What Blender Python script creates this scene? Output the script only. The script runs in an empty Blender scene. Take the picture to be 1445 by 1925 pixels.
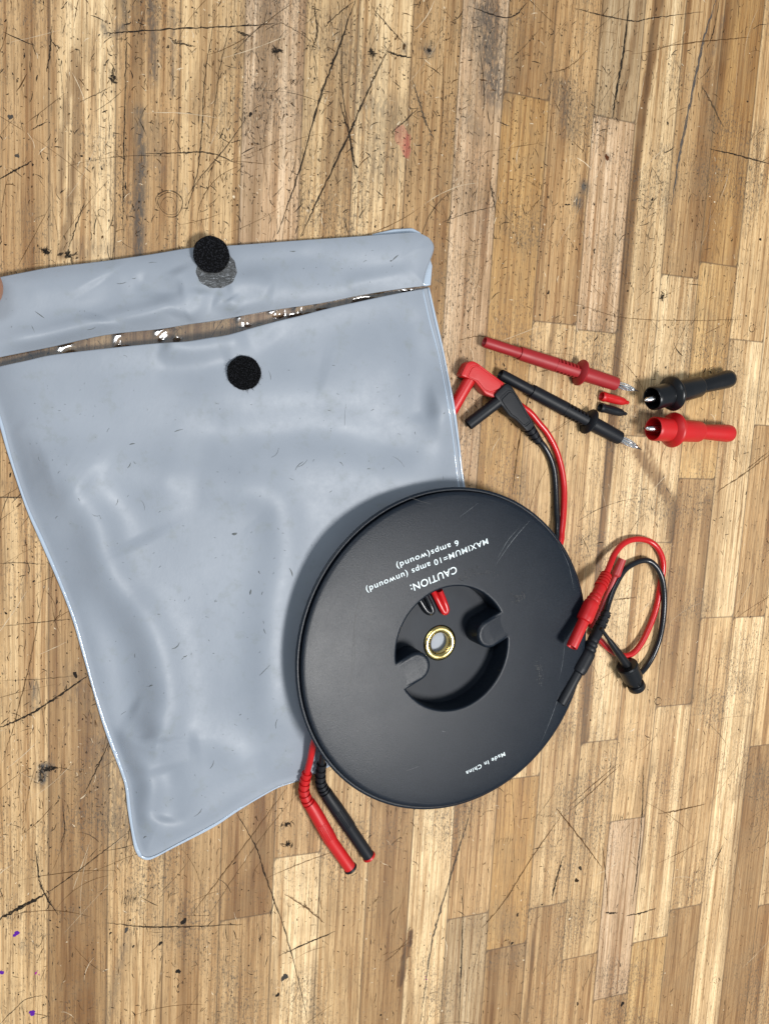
import bpy, bmesh, math, random
import numpy as np
from mathutils import Vector, noise as mnoise
random.seed(7); rng = np.random.default_rng(7)
S = bpy.context.scene; COL = S.collection
MM = 0.001

# ---------------------------------------------------------------- camera
F = 1470.; CX, CY = 722.5, 962.5; H = 350.          # photo pixels, height above the bench in mm
_d1 = np.array([-662., 12000., F]); _d2 = np.array([4140., 40., F])
_d2 /= np.linalg.norm(_d2); _d1 /= np.linalg.norm(_d1)
_d1 -= _d1.dot(_d2) * _d2; _d1 /= np.linalg.norm(_d1)
RX, RY = _d2, -_d1; RZ = np.cross(RX, RY); R = np.array([RX, RY, RZ])
def at(px, py, z=0.):                                # photo pixel -> world mm at height z
    v = R @ np.array([px - CX, py - CY, F]); t = (z - H) / v[2]
    return np.array([v[0] * t, v[1] * t, z])
def ats(px, py, z):                                  # the same for arrays
    px, py, z = np.broadcast_arrays(np.asarray(px, float), np.asarray(py, float), np.asarray(z, float))
    v = np.stack([px - CX, py - CY, np.full(px.shape, F)], -1) @ R.T
    t = (z - H) / v[..., 2]
    return np.stack([v[..., 0] * t, v[..., 1] * t, z], -1)
def toppx(P):
    c = (np.asarray(P) - np.array([0, 0, H])) @ R
    return CX + F * c[..., 0] / c[..., 2], CY + F * c[..., 1] / c[..., 2]
def depth(P): return float((R.T @ (np.asarray(P) - np.array([0, 0, H])))[2])
def rp(px, py, z, w): return w * depth(at(px, py, z)) / F    # a width in photo pixels -> mm there
cam = bpy.data.cameras.new('camera'); cam_o = bpy.data.objects.new('camera', cam); COL.objects.link(cam_o)
from mathutils import Matrix
right, up, back = R @ [1, 0, 0], R @ [0, -1, 0], R @ [0, 0, -1]
cam_o.matrix_world = Matrix([[right[i], up[i], back[i], (0, 0, H * MM)[i]] for i in range(3)] + [[0, 0, 0, 1]])
cam.sensor_fit = 'VERTICAL'; cam.sensor_height = 24; cam.lens = F / 1925 * 24
cam.clip_start = 0.01; cam.clip_end = 20
S.camera = cam_o

# ---------------------------------------------------------------- light
W = bpy.data.worlds.new('World'); S.world = W; W.use_nodes = True
bg = W.node_tree.nodes['Background']; bg.inputs[0].default_value = (0.76, 0.89, 1.0, 1); bg.inputs[1].default_value = 0.36
def area(name, loc, target, sx, sy, power, col=(1, 1, 1)):
    l = bpy.data.lights.new(name, 'AREA'); l.shape = 'RECTANGLE'; l.size = sx; l.size_y = sy; l.energy = power; l.color = col
    o = bpy.data.objects.new(name, l); COL.objects.link(o); o.location = loc
    o.rotation_euler = (Vector(target) - Vector(loc)).to_track_quat('-Z', 'Y').to_euler()
    return o
area('ceiling_lamp', (0.60, -0.43, 1.40), (0.14, -0.1, 0), 0.40, 0.28, 26.0, (1.0, 0.985, 0.96))
area('ceiling_lamp', (-0.55, 0.75, 1.5), (0.14, -0.1, 0), 0.9, 0.25, 9.0, (0.92, 0.96, 1.0))
S.view_settings.view_transform = 'Standard'; S.view_settings.look = 'None'
S.view_settings.exposure = 0; S.view_settings.gamma = 1; S.view_settings.use_curve_mapping = False
S.render.engine = 'CYCLES'

# ---------------------------------------------------------------- material helpers
class NT:
    def __init__(s, name):
        s.m = bpy.data.materials.new(name); s.m.use_nodes = True; s.t = s.m.node_tree
        s.b = s.t.nodes['Principled BSDF']; s.out = s.t.nodes['Material Output']
    def n(s, typ, **kw):
        nd = s.t.nodes.new(typ)
        for k, v in kw.items():
            if k.startswith('i_'):
                key = k[2:]; key = int(key) if key.isdigit() else key
                if isinstance(v, tuple) and len(v) == 2 and hasattr(v[0], 'outputs'): s.t.links.new(v[0].outputs[v[1]], nd.inputs[key])
                elif hasattr(v, 'outputs'): s.t.links.new(v.outputs[0], nd.inputs[key])
                else: nd.inputs[key].default_value = v
            else: setattr(nd, k, v)
        return nd
    def math(s, op, a, b=0.0, clamp=False):
        nd = s.t.nodes.new('ShaderNodeMath'); nd.operation = op; nd.use_clamp = clamp
        for i, v in enumerate((a, b)):
            if hasattr(v, 'outputs'): s.t.links.new(v.outputs[0], nd.inputs[i])
            else: nd.inputs[i].default_value = v
        return nd
    def ramp(s, src, stops):
        nd = s.t.nodes.new('ShaderNodeValToRGB'); s.t.links.new(src.outputs[0], nd.inputs[0])
        cr = nd.color_ramp
        while len(cr.elements) < len(stops): cr.elements.new(0.5)
        for e, (p, c) in zip(cr.elements, stops): e.position = p; e.color = (*c, 1) if len(c) == 3 else c
        return nd
    def mix(s, fac, a, b, blend='MIX'):
        nd = s.t.nodes.new('ShaderNodeMix'); nd.data_type = 'RGBA'; nd.blend_type = blend
        for i, v in ((0, fac), (6, a), (7, b)):
            if isinstance(v, tuple) and hasattr(v[0], 'outputs'): s.t.links.new(v[0].outputs[v[1]], nd.inputs[i])
            elif hasattr(v, 'outputs'):
                o = v.outputs[2] if v.bl_idname == 'ShaderNodeMix' else v.outputs[0]; s.t.links.new(o, nd.inputs[i])
            else: nd.inputs[i].default_value = v if i == 0 else ((*v, 1) if len(v) == 3 else v)
        return nd
    def pos(s, scale=(1, 1, 1), offs=None):                 # object-space mm
        tc = s.n('ShaderNodeTexCoord')
        mp = s.t.nodes.new('ShaderNodeMapping'); s.t.links.new(tc.outputs['Object'], mp.inputs[0])
        mp.inputs['Scale'].default_value = tuple(1000 * c for c in scale)
        if offs is not None: s.t.links.new(offs.outputs[0], mp.inputs['Location'])
        return mp
    def noise(s, vec, detail=2, rough=0.5, scale=1.0, dist=0.0):
        nd = s.t.nodes.new('ShaderNodeTexNoise'); s.t.links.new(vec.outputs[0], nd.inputs['Vector'])
        nd.inputs['Scale'].default_value = scale; nd.inputs['Detail'].default_value = detail
        nd.inputs['Roughness'].default_value = rough; nd.inputs['Distortion'].default_value = dist
        return nd
    def set(s, name, v):
        if hasattr(v, 'outputs'):
            o = v.outputs[2] if v.bl_idname == 'ShaderNodeMix' else v.outputs[0]; s.t.links.new(o, s.b.inputs[name])
        else: s.b.inputs[name].default_value = v
    def bump(s, h, strength=0.3, dist=0.0002, prev=None):
        nd = s.n('ShaderNodeBump'); nd.inputs['Strength'].default_value = strength; nd.inputs['Distance'].default_value = dist
        s.t.links.new(h.outputs[0], nd.inputs['Height'])
        if prev: s.t.links.new(prev.outputs[0], nd.inputs['Normal'])
        s.t.links.new(nd.outputs[0], s.b.inputs['Normal']); return nd

def plastic(name, col, rough=0.4, grain=1.5, bump=0.15, dirt=0.25, spec=0.5, coat=0.0, dist=0.0001, dirtcol=None):
    t = NT(name); t.set('Specular IOR Level', spec)
    big = t.noise(t.pos((.09, .09, .09)), 4, .6)
    f = t.ramp(big, [(0.35, (0, 0, 0)), (0.75, (dirt, dirt, dirt))])
    dc = dirtcol or tuple(c * 0.45 + 0.01 for c in col)
    t.set('Base Color', t.mix(f, col, dc))
    fine = t.noise(t.pos((grain,) * 3), 2, .6)
    rr = t.n('ShaderNodeMapRange', i_Value=big); rr.inputs['To Min'].default_value = max(rough - .1, .05); rr.inputs['To Max'].default_value = rough + .12
    t.set('Roughness', rr); t.bump(fine, bump, dist)
    if coat: t.set('Coat Weight', coat); t.set('Coat Roughness', 0.2)
    return t.m

def make_materials():
    M = {}
    M['red'] = plastic('red_plastic', (0.52, 0.007, 0.008), .42, 2, .2)
    M['probe_red'] = plastic('deep_red_plastic', (0.33, 0.010, 0.014), .48, 2.2, .25)
    M['red_cable'] = plastic('red_silicone_cable', (0.52, 0.008, 0.010), .28, 1, .1)
    M['pale_red'] = plastic('pale_red_plastic', (0.42, 0.035, 0.035), .35, 1, .1)
    M['black'] = plastic('black_plastic', (0.006, 0.007, 0.010), .48, 2, .3, spec=.28, dirtcol=(.013, .015, .019))
    M['black_cable'] = plastic('black_silicone_cable', (0.008, 0.009, 0.012), .25, 1, .1, spec=.4, dirtcol=(.01, .011, .013))
    M['black_gloss'] = plastic('glossy_black_plastic', (0.005, 0.0055, 0.007), .3, 1, .1, spec=.4, dirtcol=(.012, .012, .014))
    # reel: textured mould surface with rubbed dark marks
    t = NT('textured_reel_plastic'); fine = t.noise(t.pos((2.1, 2.1, 2.1)), 3, .7); big = t.noise(t.pos((.035, .035, .035)), 4, .6)
    spk = t.ramp(fine, [(0.35, (0.003, 0.0055, 0.010)), (0.7, (0.015, 0.021, 0.031))])
    rub = t.ramp(big, [(0.4, (0, 0, 0)), (0.7, (.35, .35, .35))])
    t.set('Specular IOR Level', .21); t.set('Base Color', t.mix(rub, spk, (0.006, 0.009, 0.015)))
    t.set('Roughness', t.ramp(big, [(0.3, (.36,) * 3), (0.7, (.30,) * 3)])); t.bump(fine, .35, .00018); M['reel'] = t.m
    t = NT('smooth_hub_plastic'); big = t.noise(t.pos((.06, .06, .06)), 4, .6)
    t.set('Base Color', t.ramp(big, [(.3, (.009, .012, .018)), (.8, (.017, .022, .030))])); t.set('Roughness', .45); t.set('Specular IOR Level', .18); t.bump(t.noise(t.pos((.5, .5, .5)), 3), .08, .0002); M['hub'] = t.m
    t = NT('brass'); t.set('Metallic', 1.0); nz = t.noise(t.pos((.2, .2, .2)), 2)
    t.set('Base Color', t.ramp(nz, [(.3, (.58, .43, .15)), (.7, (.74, .58, .24))])); t.set('Roughness', t.ramp(nz, [(.3, (.12,) * 3), (.8, (.3,) * 3)])); t.bump(nz, .15, .0002); M['brass'] = t.m
    t = NT('nickel'); t.set('Metallic', 1.0); nz = t.noise(t.pos((1.2, 1.2, 1.2)), 3)
    t.set('Base Color', (.82, .82, .82, 1)); t.set('Roughness', t.ramp(nz, [(.3, (.12,) * 3), (.8, (.3,) * 3)])); M['nickel'] = t.m
    t = NT('dark_steel_needle'); t.set('Metallic', 1.0); t.set('Base Color', (.12, .11, .11, 1)); t.set('Roughness', .35); M['needle'] = t.m
    t = NT('white_print'); nz = t.noise(t.pos((3, 3, 3)), 3, .7); t.set('Base Color', t.ramp(nz, [(.3, (.60, .68, .70)), (.6, (.80, .88, .90))])); t.set('Roughness', .6); M['print'] = t.m
    t = NT('pale_scuff'); t.set('Base Color', (.12, .13, .14, 1)); t.set('Roughness', .7); M['scuff'] = t.m
    t = NT('dark_scuff'); t.set('Base Color', (.008, .010, .013, 1)); t.set('Roughness', .5); M['dscuff'] = t.m
    # grey vinyl
    t = NT('grey_vinyl'); big = t.noise(t.pos((.018, .018, .018)), 5, .55); mid = t.noise(t.pos((.12, .12, .12)), 6, .7)
    base = t.ramp(big, [(.3, (.226, .254, .296)), (.7, (.282, .312, .356))])
    dirtm = t.ramp(mid, [(.55, (0, 0, 0)), (.76, (.5,) * 3)])
    c = t.mix(dirtm, base, (.20, .22, .21))
    sp = t.noise(t.pos((.75, .75, .75)), 3, .7); spm = t.ramp(sp, [(.71, (0, 0, 0)), (.77, (.6,) * 3)])
    c = t.mix(spm, c, (.07, .075, .07)); t.set('Base Color', c)
    t.set('Roughness', t.ramp(mid, [(.3, (.45,) * 3), (.7, (.57,) * 3)])); t.set('Specular IOR Level', .44)
    b0 = t.bump(t.noise(t.pos((.16, .10, .16)), 3, .55, dist=.2), .16, .0007); b1 = t.bump(t.noise(t.pos((.9, .9, .9)), 3, .6), .16, .00015, b0); M['vinyl'] = t.m
    t = NT('vinyl_mark'); t.set('Base Color', (.11, .12, .12, 1)); t.set('Roughness', .6)
    M['vmark'] = t.m
    t = NT('welded_vinyl_seam'); t.set('Base Color', (.40, .47, .56, 1)); t.set('Roughness', .14); t.set('Coat Weight', .6); t.set('Coat Roughness', .06); t.bump(t.noise(t.pos((.25, .25, .25)), 2), .3, .0008); M['seam'] = t.m
    # clear vinyl
    t = NT('clear_vinyl'); tr = t.n('ShaderNodeBsdfTransparent'); tr.inputs[0].default_value = (.92, .92, .92, 1)
    gl = t.n('ShaderNodeBsdfGlossy'); gl.inputs['Roughness'].default_value = .15
    fr = t.n('ShaderNodeFresnel'); fr.inputs[0].default_value = 1.55
    bp = t.n('ShaderNodeBump'); bp.inputs['Strength'].default_value = .15; bp.inputs['Distance'].default_value = .0006
    t.t.links.new(t.noise(t.pos((.12, .12, .12)), 3, .5, dist=.6).outputs[0], bp.inputs['Height'])
    t.t.links.new(bp.outputs[0], gl.inputs['Normal']); t.t.links.new(bp.outputs[0], fr.inputs['Normal'])
    k = t.math('MULTIPLY', fr, 6.0, True)
    ms = t.n('ShaderNodeMixShader'); t.t.links.new(k.outputs[0], ms.inputs[0]); t.t.links.new(tr.outputs[0], ms.inputs[1]); t.t.links.new(gl.outputs[0], ms.inputs[2])
    t.t.links.new(ms.outputs[0], t.out.inputs[0]); M['clear'] = t.m
    # hook and loop fabric
    def felt(name, sc, fuzz):
        t = NT(name); v = t.n('ShaderNodeTexVoronoi'); v.inputs['Scale'].default_value = 1; p = t.pos((sc, sc, sc)); t.t.links.new(p.outputs[0], v.inputs['Vector'])
        t.set('Base Color', t.ramp(v, [(.08, (.022, .023, .028)), (.5, (.0015, .0015, .002))])); t.set('Roughness', .8); t.set('Specular IOR Level', .12)  # fibre highlights painted into the base colour as paler speckles
        t.bump(v, 1.0, -.0006); return t.m
    M['hook'] = felt('black_hook_tape', 1.25, 0); M['loop'] = felt('black_loop_tape', 1.7, 1)
    # old adhesive with silvery smear
    t = NT('crinkled_adhesive'); nz = t.noise(t.pos((.35, 1.0, .35)), 6, .75, dist=1.2)
    t.set('Base Color', t.ramp(nz, [(.38, (.05, .05, .05)), (.56, (.12, .125, .13)), (.68, (.62, .66, .72))])); t.set('Roughness', t.ramp(nz, [(.3, (.5,) * 3), (.7, (.18,) * 3)]))
    t.bump(nz, .9, .0012); M['adhesive'] = t.m
    # skin
    t = NT('skin'); nz = t.noise(t.pos((.25, .25, .25)), 4, .6)
    t.set('Base Color', t.ramp(nz, [(.3, (.30, .145, .08)), (.7, (.40, .20, .12))])); t.set('Roughness', .5); t.set('Subsurface Weight', .15); t.set('Subsurface Radius', (.004, .0015, .0008)); t.bump(t.noise(t.pos((1.6, 1.6, 1.6)), 3), .25, .0002); M['skin'] = t.m
    t = NT('fingernail'); t.set('Base Color', (.42, .22, .15, 1)); t.set('Roughness', .35); M['nail'] = t.m
    return M
M = make_materials()

# ---------------------------------------------------------------- object helpers
ORIG = {}
def thing(name, label, cat, loc, group=None):
    o = bpy.data.objects.new(name, None); COL.objects.link(o); o.location = [c * MM for c in loc]; o.empty_display_size = .01
    o['label'] = label; o['category'] = cat
    if group: o['group'] = group
    ORIG[o.name] = np.array(loc, float); return o
def part(name, verts, faces, mat, parent=None, smooth=40, label=None, mats=None, fmat=None):
    org = ORIG[parent.name] if parent is not None else np.zeros(3)
    V = (np.asarray(verts, float) - org) * MM
    me = bpy.data.meshes.new(name); me.from_pydata(V.tolist(), [], [tuple(int(i) for i in f) for f in faces]); me.validate()
    for m in (mats or [mat]): me.materials.append(m)
    if fmat is not None: me.polygons.foreach_set('material_index', fmat)
    if smooth:
        me.polygons.foreach_set('use_smooth', [True] * len(me.polygons))
        if smooth < 180: me.set_sharp_from_angle(angle=math.radians(smooth))
    me.update()
    o = bpy.data.objects.new(name, me); COL.objects.link(o)
    if parent is not None: o.parent = parent
    if label: o['label'] = label
    ORIG[o.name] = org
    return o
def absorb(o, verts, faces, mat):
    """add surface marks to the mesh of the part they belong to"""
    V = (np.asarray(verts, float) - ORIG[o.name]) * MM; me = o.data; me.materials.append(mat); mi = len(me.materials) - 1
    bm = bmesh.new(); bm.from_mesh(me); vs = [bm.verts.new(v) for v in V]
    for f in faces:
        q = bm.faces.new([vs[i] for i in f]); q.material_index = mi; q.smooth = True
        if q.normal.z == 0: q.normal_update()
        if q.normal.z < 0: q.normal_flip()
    bm.to_mesh(me); bm.free(); me.update()
def merge(*vf):
    V = []; Fc = []; n = 0
    for v, f in vf:
        V += [list(p) for p in v]; Fc += [tuple(i + n for i in q) for q in f]; n += len(v)
    return V, Fc
def spline(P, n=8):
    P = [np.array(p, float) for p in P]; Q = [2 * P[0] - P[1]] + P + [2 * P[-1] - P[-2]]; out = []
    for i in range(1, len(Q) - 2):
        for k in range(n):
            t = k / n; a, b, c, d = Q[i - 1:i + 3]
            out.append(.5 * ((2 * b) + (c - a) * t + (2 * a - 5 * b + 4 * c - d) * t * t + (3 * b - a - 3 * c + d) * t ** 3))
    out.append(P[-1]); return np.array(out)
def tube(P, rad, seg=18, cap=True, squash=1.0):
    P = np.array(P, float); n = len(P); rad = np.broadcast_to(np.asarray(rad, float), (n,))
    T = np.zeros_like(P)
    for i in range(n):
        a = i
        while a > 0 and np.linalg.norm(P[i] - P[a]) < 1e-6: a -= 1
        a = max(a - 1, 0) if a == i else a
        b = i
        while b < n - 1 and np.linalg.norm(P[b] - P[i]) < 1e-6: b += 1
        d = P[b] - P[a]; T[i] = d / (np.linalg.norm(d) + 1e-12)
    u = np.cross(T[0], [0, 0, 1.]);
    if np.linalg.norm(u) < 1e-3: u = np.cross(T[0], [0, 1., 0])
    u /= np.linalg.norm(u); V = []; Fc = []
    for i in range(n):
        u = u - u.dot(T[i]) * T[i]; u /= np.linalg.norm(u); w = np.cross(u, T[i])
        for k in range(seg):
            a = 2 * math.pi * k / seg
            V.append(P[i] + rad[i] * (math.cos(a) * u + math.sin(a) * w * squash))
    for i in range(n - 1):
        for k in range(seg):
            k2 = (k + 1) % seg; Fc.append((i * seg + k, i * seg + k2, (i + 1) * seg + k2, (i + 1) * seg + k))
    if cap:
        Fc.append(tuple(range(seg))[::-1]); Fc.append(tuple((n - 1) * seg + k for k in range(seg)))
    return V, Fc
def lathe_axis(A, B, prof, seg=28, cap=True):
    """prof = [(t along A->B in 0..1, radius mm)]"""
    A = np.array(A, float); B = np.array(B, float)
    ax = (B - A) / np.linalg.norm(B - A); u = np.cross(ax, [0, 0, 1.]); u /= np.linalg.norm(u); w = np.cross(u, ax)
    V = []; Fc = []; n = len(prof)
    for t, r in prof:
        for k in range(seg):
            a = 2 * math.pi * k / seg; V.append(A + (B - A) * t + max(r, 1e-3) * (math.cos(a) * u + math.sin(a) * w))
    for i in range(n - 1):
        for k in range(seg):
            k2 = (k + 1) % seg; Fc.append((i * seg + k, i * seg + k2, (i + 1) * seg + k2, (i + 1) * seg + k))
    if cap: Fc.append(tuple(range(seg))[::-1]); Fc.append(tuple((n - 1) * seg + k for k in range(seg)))
    return V, Fc
def hollow(A, B, ro, ri, depth_t=.8, seg=28):
    """sleeve from A (open mouth) to B"""
    return lathe_axis(A, B, [(depth_t, ri), (.0, ri), (-.012, ri + .15 * (ro - ri)), (-.016, (ro + ri) / 2), (-.012, ro - .15 * (ro - ri)), (.01, ro), (1, ro)], seg)

# ================================================================ BENCH TOP
BX = [-47., -22.6, 2., 26.5, 52.5, 78., 101.5, 126.5, 150., 173., 197.7, 222.7, 247.2, 271.2, 295., 320., 343.5, 367.2, 389.]
while BX[0] > -420: BX.insert(0, BX[0] - 24.6)
while BX[-1] < 760: BX.append(BX[-1] + 24.2)
YLO, YHI = -620., 480.
T_ = {'L': (0.631, 0.435, 0.228), 'C': (0.698, 0.508, 0.288), 'M': (0.482, 0.308, 0.149), 'D': (0.363, 0.220, 0.099), 'P': (0.616, 0.435, 0.276), 'Y': (0.583, 0.379, 0.168), 'O': (0.450, 0.267, 0.104), 'G': (0.434, 0.308, 0.176)}
# tones seen in the photograph per strip, with the end joints as photo points
SEG = {-47: (['M', 'L'], [(20, 935)]), -22.6: (['C', 'D'], [(120, 1010)]), 2.: (['M', 'L'], [(240, 1000)]), 26.5: (['L', 'M'], [(380, 1000)]),
       52.5: (['P', 'D', 'M'], [(500, 900), (450, 1726)]), 78.: (['L', 'M', 'C'], [(560, 700), (550, 1609)]), 101.5: (['C', 'L'], [(700, 1000)]),
       126.5: (['M', 'D'], [(800, 1000)]), 150.: (['P', 'C'], [(880, 1000)]), 173.: (['D', 'O', 'M', 'G'], [(990, 181), (900, 1100), (880, 1722)]),
       197.7: (['M', 'L', 'O', 'D'], [(1010, 604), (960, 1464), (950, 1780)]), 222.7: (['G', 'P', 'L', 'L', 'M'], [(1150, 223), (1090, 620), (1050, 1250), (1020, 1704)]),
       247.2: (['C', 'C', 'L', 'M'], [(1200, 820), (1120, 1394), (1080, 1800)]), 271.2: (['M', 'C', 'L', 'P', 'M'], [(1265, 518), (1220, 1020), (1180, 1540), (1150, 1873)]),
       295.: (['O', 'Y', 'M', 'C', 'Y'], [(1335, 495), (1310, 900), (1310, 1322), (1250, 1760)]), 320.: (['L', 'C', 'L', 'D'], [(1400, 640), (1360, 1160), (1290, 1705)]),
       343.5: (['C', 'M', 'C'], [(1440, 800), (1400, 1160)]), 367.2: (['L', 'D'], [(1440, 1400)]), 389.: (['C', 'M'], [(1440, 1700)])}
def pl_near(X, Y, pts, cut):
    """distance to a polyline, computed only within `cut` of its bounding box"""
    A = np.array([p[:2] for p in pts], float); m = (X > A[:, 0].min() - cut) & (X < A[:, 0].max() + cut) & (Y > A[:, 1].min() - cut) & (Y < A[:, 1].max() + cut)
    D = np.full(X.shape, 1e6); T = np.zeros(X.shape)
    if m.any(): d, t = pl_dist(X[m], Y[m], pts); D[m] = d; T[m] = t
    return D, T
def pl_dist(X, Y, pts):
    d = np.full(X.shape, 1e9); tt = np.zeros(X.shape)
    for i, (a, b) in enumerate(zip(pts[:-1], pts[1:])):
        a = np.array(a[:2], float); b = np.array(b[:2], float); ab = b - a; L2 = ab.dot(ab) + 1e-9
        t = np.clip(((X - a[0]) * ab[0] + (Y - a[1]) * ab[1]) / L2, 0, 1)
        dd = np.hypot(X - a[0] - t * ab[0], Y - a[1] - t * ab[1]); m = dd < d; d = np.where(m, dd, d); tt = np.where(m, (i + t) / (len(pts) - 1), tt)
    return d, tt
# brown heartwood streaks (points in the photo, width in mm)
HEART = [([(1238, 0), (1222, 120), (1203, 235), (1186, 400), (1172, 540), (1158, 680), (1146, 850), (1134, 960), (1120, 1120), (1106, 1240), (1097, 1392)], 2.7, .95),
         ([(140, 100), (128, 180), (118, 260), (113, 360)], 1.3, .6), ([(140, 100), (148, 180), (143, 300), (128, 420), (118, 480)], 1.5, .7),
         ([(512, 0), (500, 150), (482, 260), (470, 400), (462, 460)], 4.5, .5), ([(460, 90), (400, 130), (365, 210)], 5, .32), ([(258, 0), (262, 200), (262, 480)], 1.8, .6),
         ([(1198, 850), (1225, 890), (1262, 945), (1258, 1010)], 3.2, .8), ([(1215, 840), (1245, 900), (1262, 960)], 1.2, .6),
         ([(1200, 0), (1185, 110), (1160, 225)], 1.6, .7), ([(1380, 0), (1345, 160), (1320, 330), (1310, 480)], 4, .35), ([(1330, 940), (1320, 1060), (1308, 1180), (1295, 1320)], 3.2, .6),
         ([(1380, 1500), (1395, 1460), (1410, 1350)], 3, .4), ([(1400, 1440), (1378, 1600), (1350, 1925)], 4, .35), ([(1010, 1700), (1000, 1800), (985, 1925)], 1.0, .7), ([(860, 1830), (855, 1925)], 1.3, .5),
         ([(1225, 1440), (1215, 1480), (1205, 1640)], 1.2, .4), ([(770, 1752), (768, 1775), (757, 1812), (752, 1850)], 1.6, 1.5), ([(590, 1780), (586, 1925)], 1.2, .5), ([(470, 1640), (466, 1725)], 2, .4),
         ([(345, 1700), (343, 1925)], 1.3, .5), ([(1042, 600), (1020, 720), (1010, 830)], 1.6, .5), ([(1070, 1430), (1060, 1560)], 1.4, .5), ([(1300, 1460), (1285, 1680)], 1.2, .45), ([(1420, 1380), (1432, 1480)], 2, .4)]
GRIME = [([(262, 210), (268, 300), (262, 420), (262, 480)], 2.4, .9), ([(285, 0), (290, 80), (288, 150)], 2.0, .75), ([(325, 20), (325, 180)], 1.2, .6), ([(232, 0), (238, 40), (225, 60), (200, 62), (192, 45)], 1.3, .9), ([(912, 20), (920, 90), (930, 170)], 9, .85), ([(640, 60), (700, 220), (720, 300)], 13, .42), ([(500, 30), (560, 200)], 16, .30),
         ([(880, 220), (900, 250)], 5, .45), ([(1060, 170), (1065, 240)], 6, .5), ([(680, 190), (735, 210), (745, 240)], 7, .55), ([(700, 130), (690, 260)], 9, .35), ([(805, 94), (806, 95)], 2.4, 1.3), ([(1097, 350), (1098, 354)], 2.6, 1.3), ([(1085, 378), (1086, 382)], 2.8, 1.2),
         ([(200, 1400), (215, 1480), (235, 1560)], 9, .5), ([(150, 1280), (190, 1360)], 8, .35), ([(82, 1442), (80, 1468)], 2.0, 1.3), ([(82, 1441), (94, 1440)], 1.6, 1.1), ([(64, 1285), (66, 1330)], 1.6, .8), ([(238, 1762), (220, 1840), (203, 1920)], 2.2, .45),
         ([(40, 1780), (48, 1782)], 2, .5), ([(480, 250), (540, 180)], 14, .22), ([(150, 470), (230, 470)], 5, .35), ([(940, 1720), (975, 1790)], 9, .3), ([(1200, 780), (1225, 760)], 7, .3), ([(1330, 590), (1345, 640)], 4, .3), ([(620, 180), (640, 330)], 8, .25), ([(760, 88), (761, 90)], 1.4, 1.3), ([(1140, 295), (1141, 297)], 1.8, 1.0),
         ([(1360, 30), (1340, 100)], 1.2, .5), ([(865, 350), (905, 420)], 10, .25), ([(1250, 370), (1262, 440)], 3, .3), ([(290, 240), (300, 320)], 4, .4)]
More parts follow.
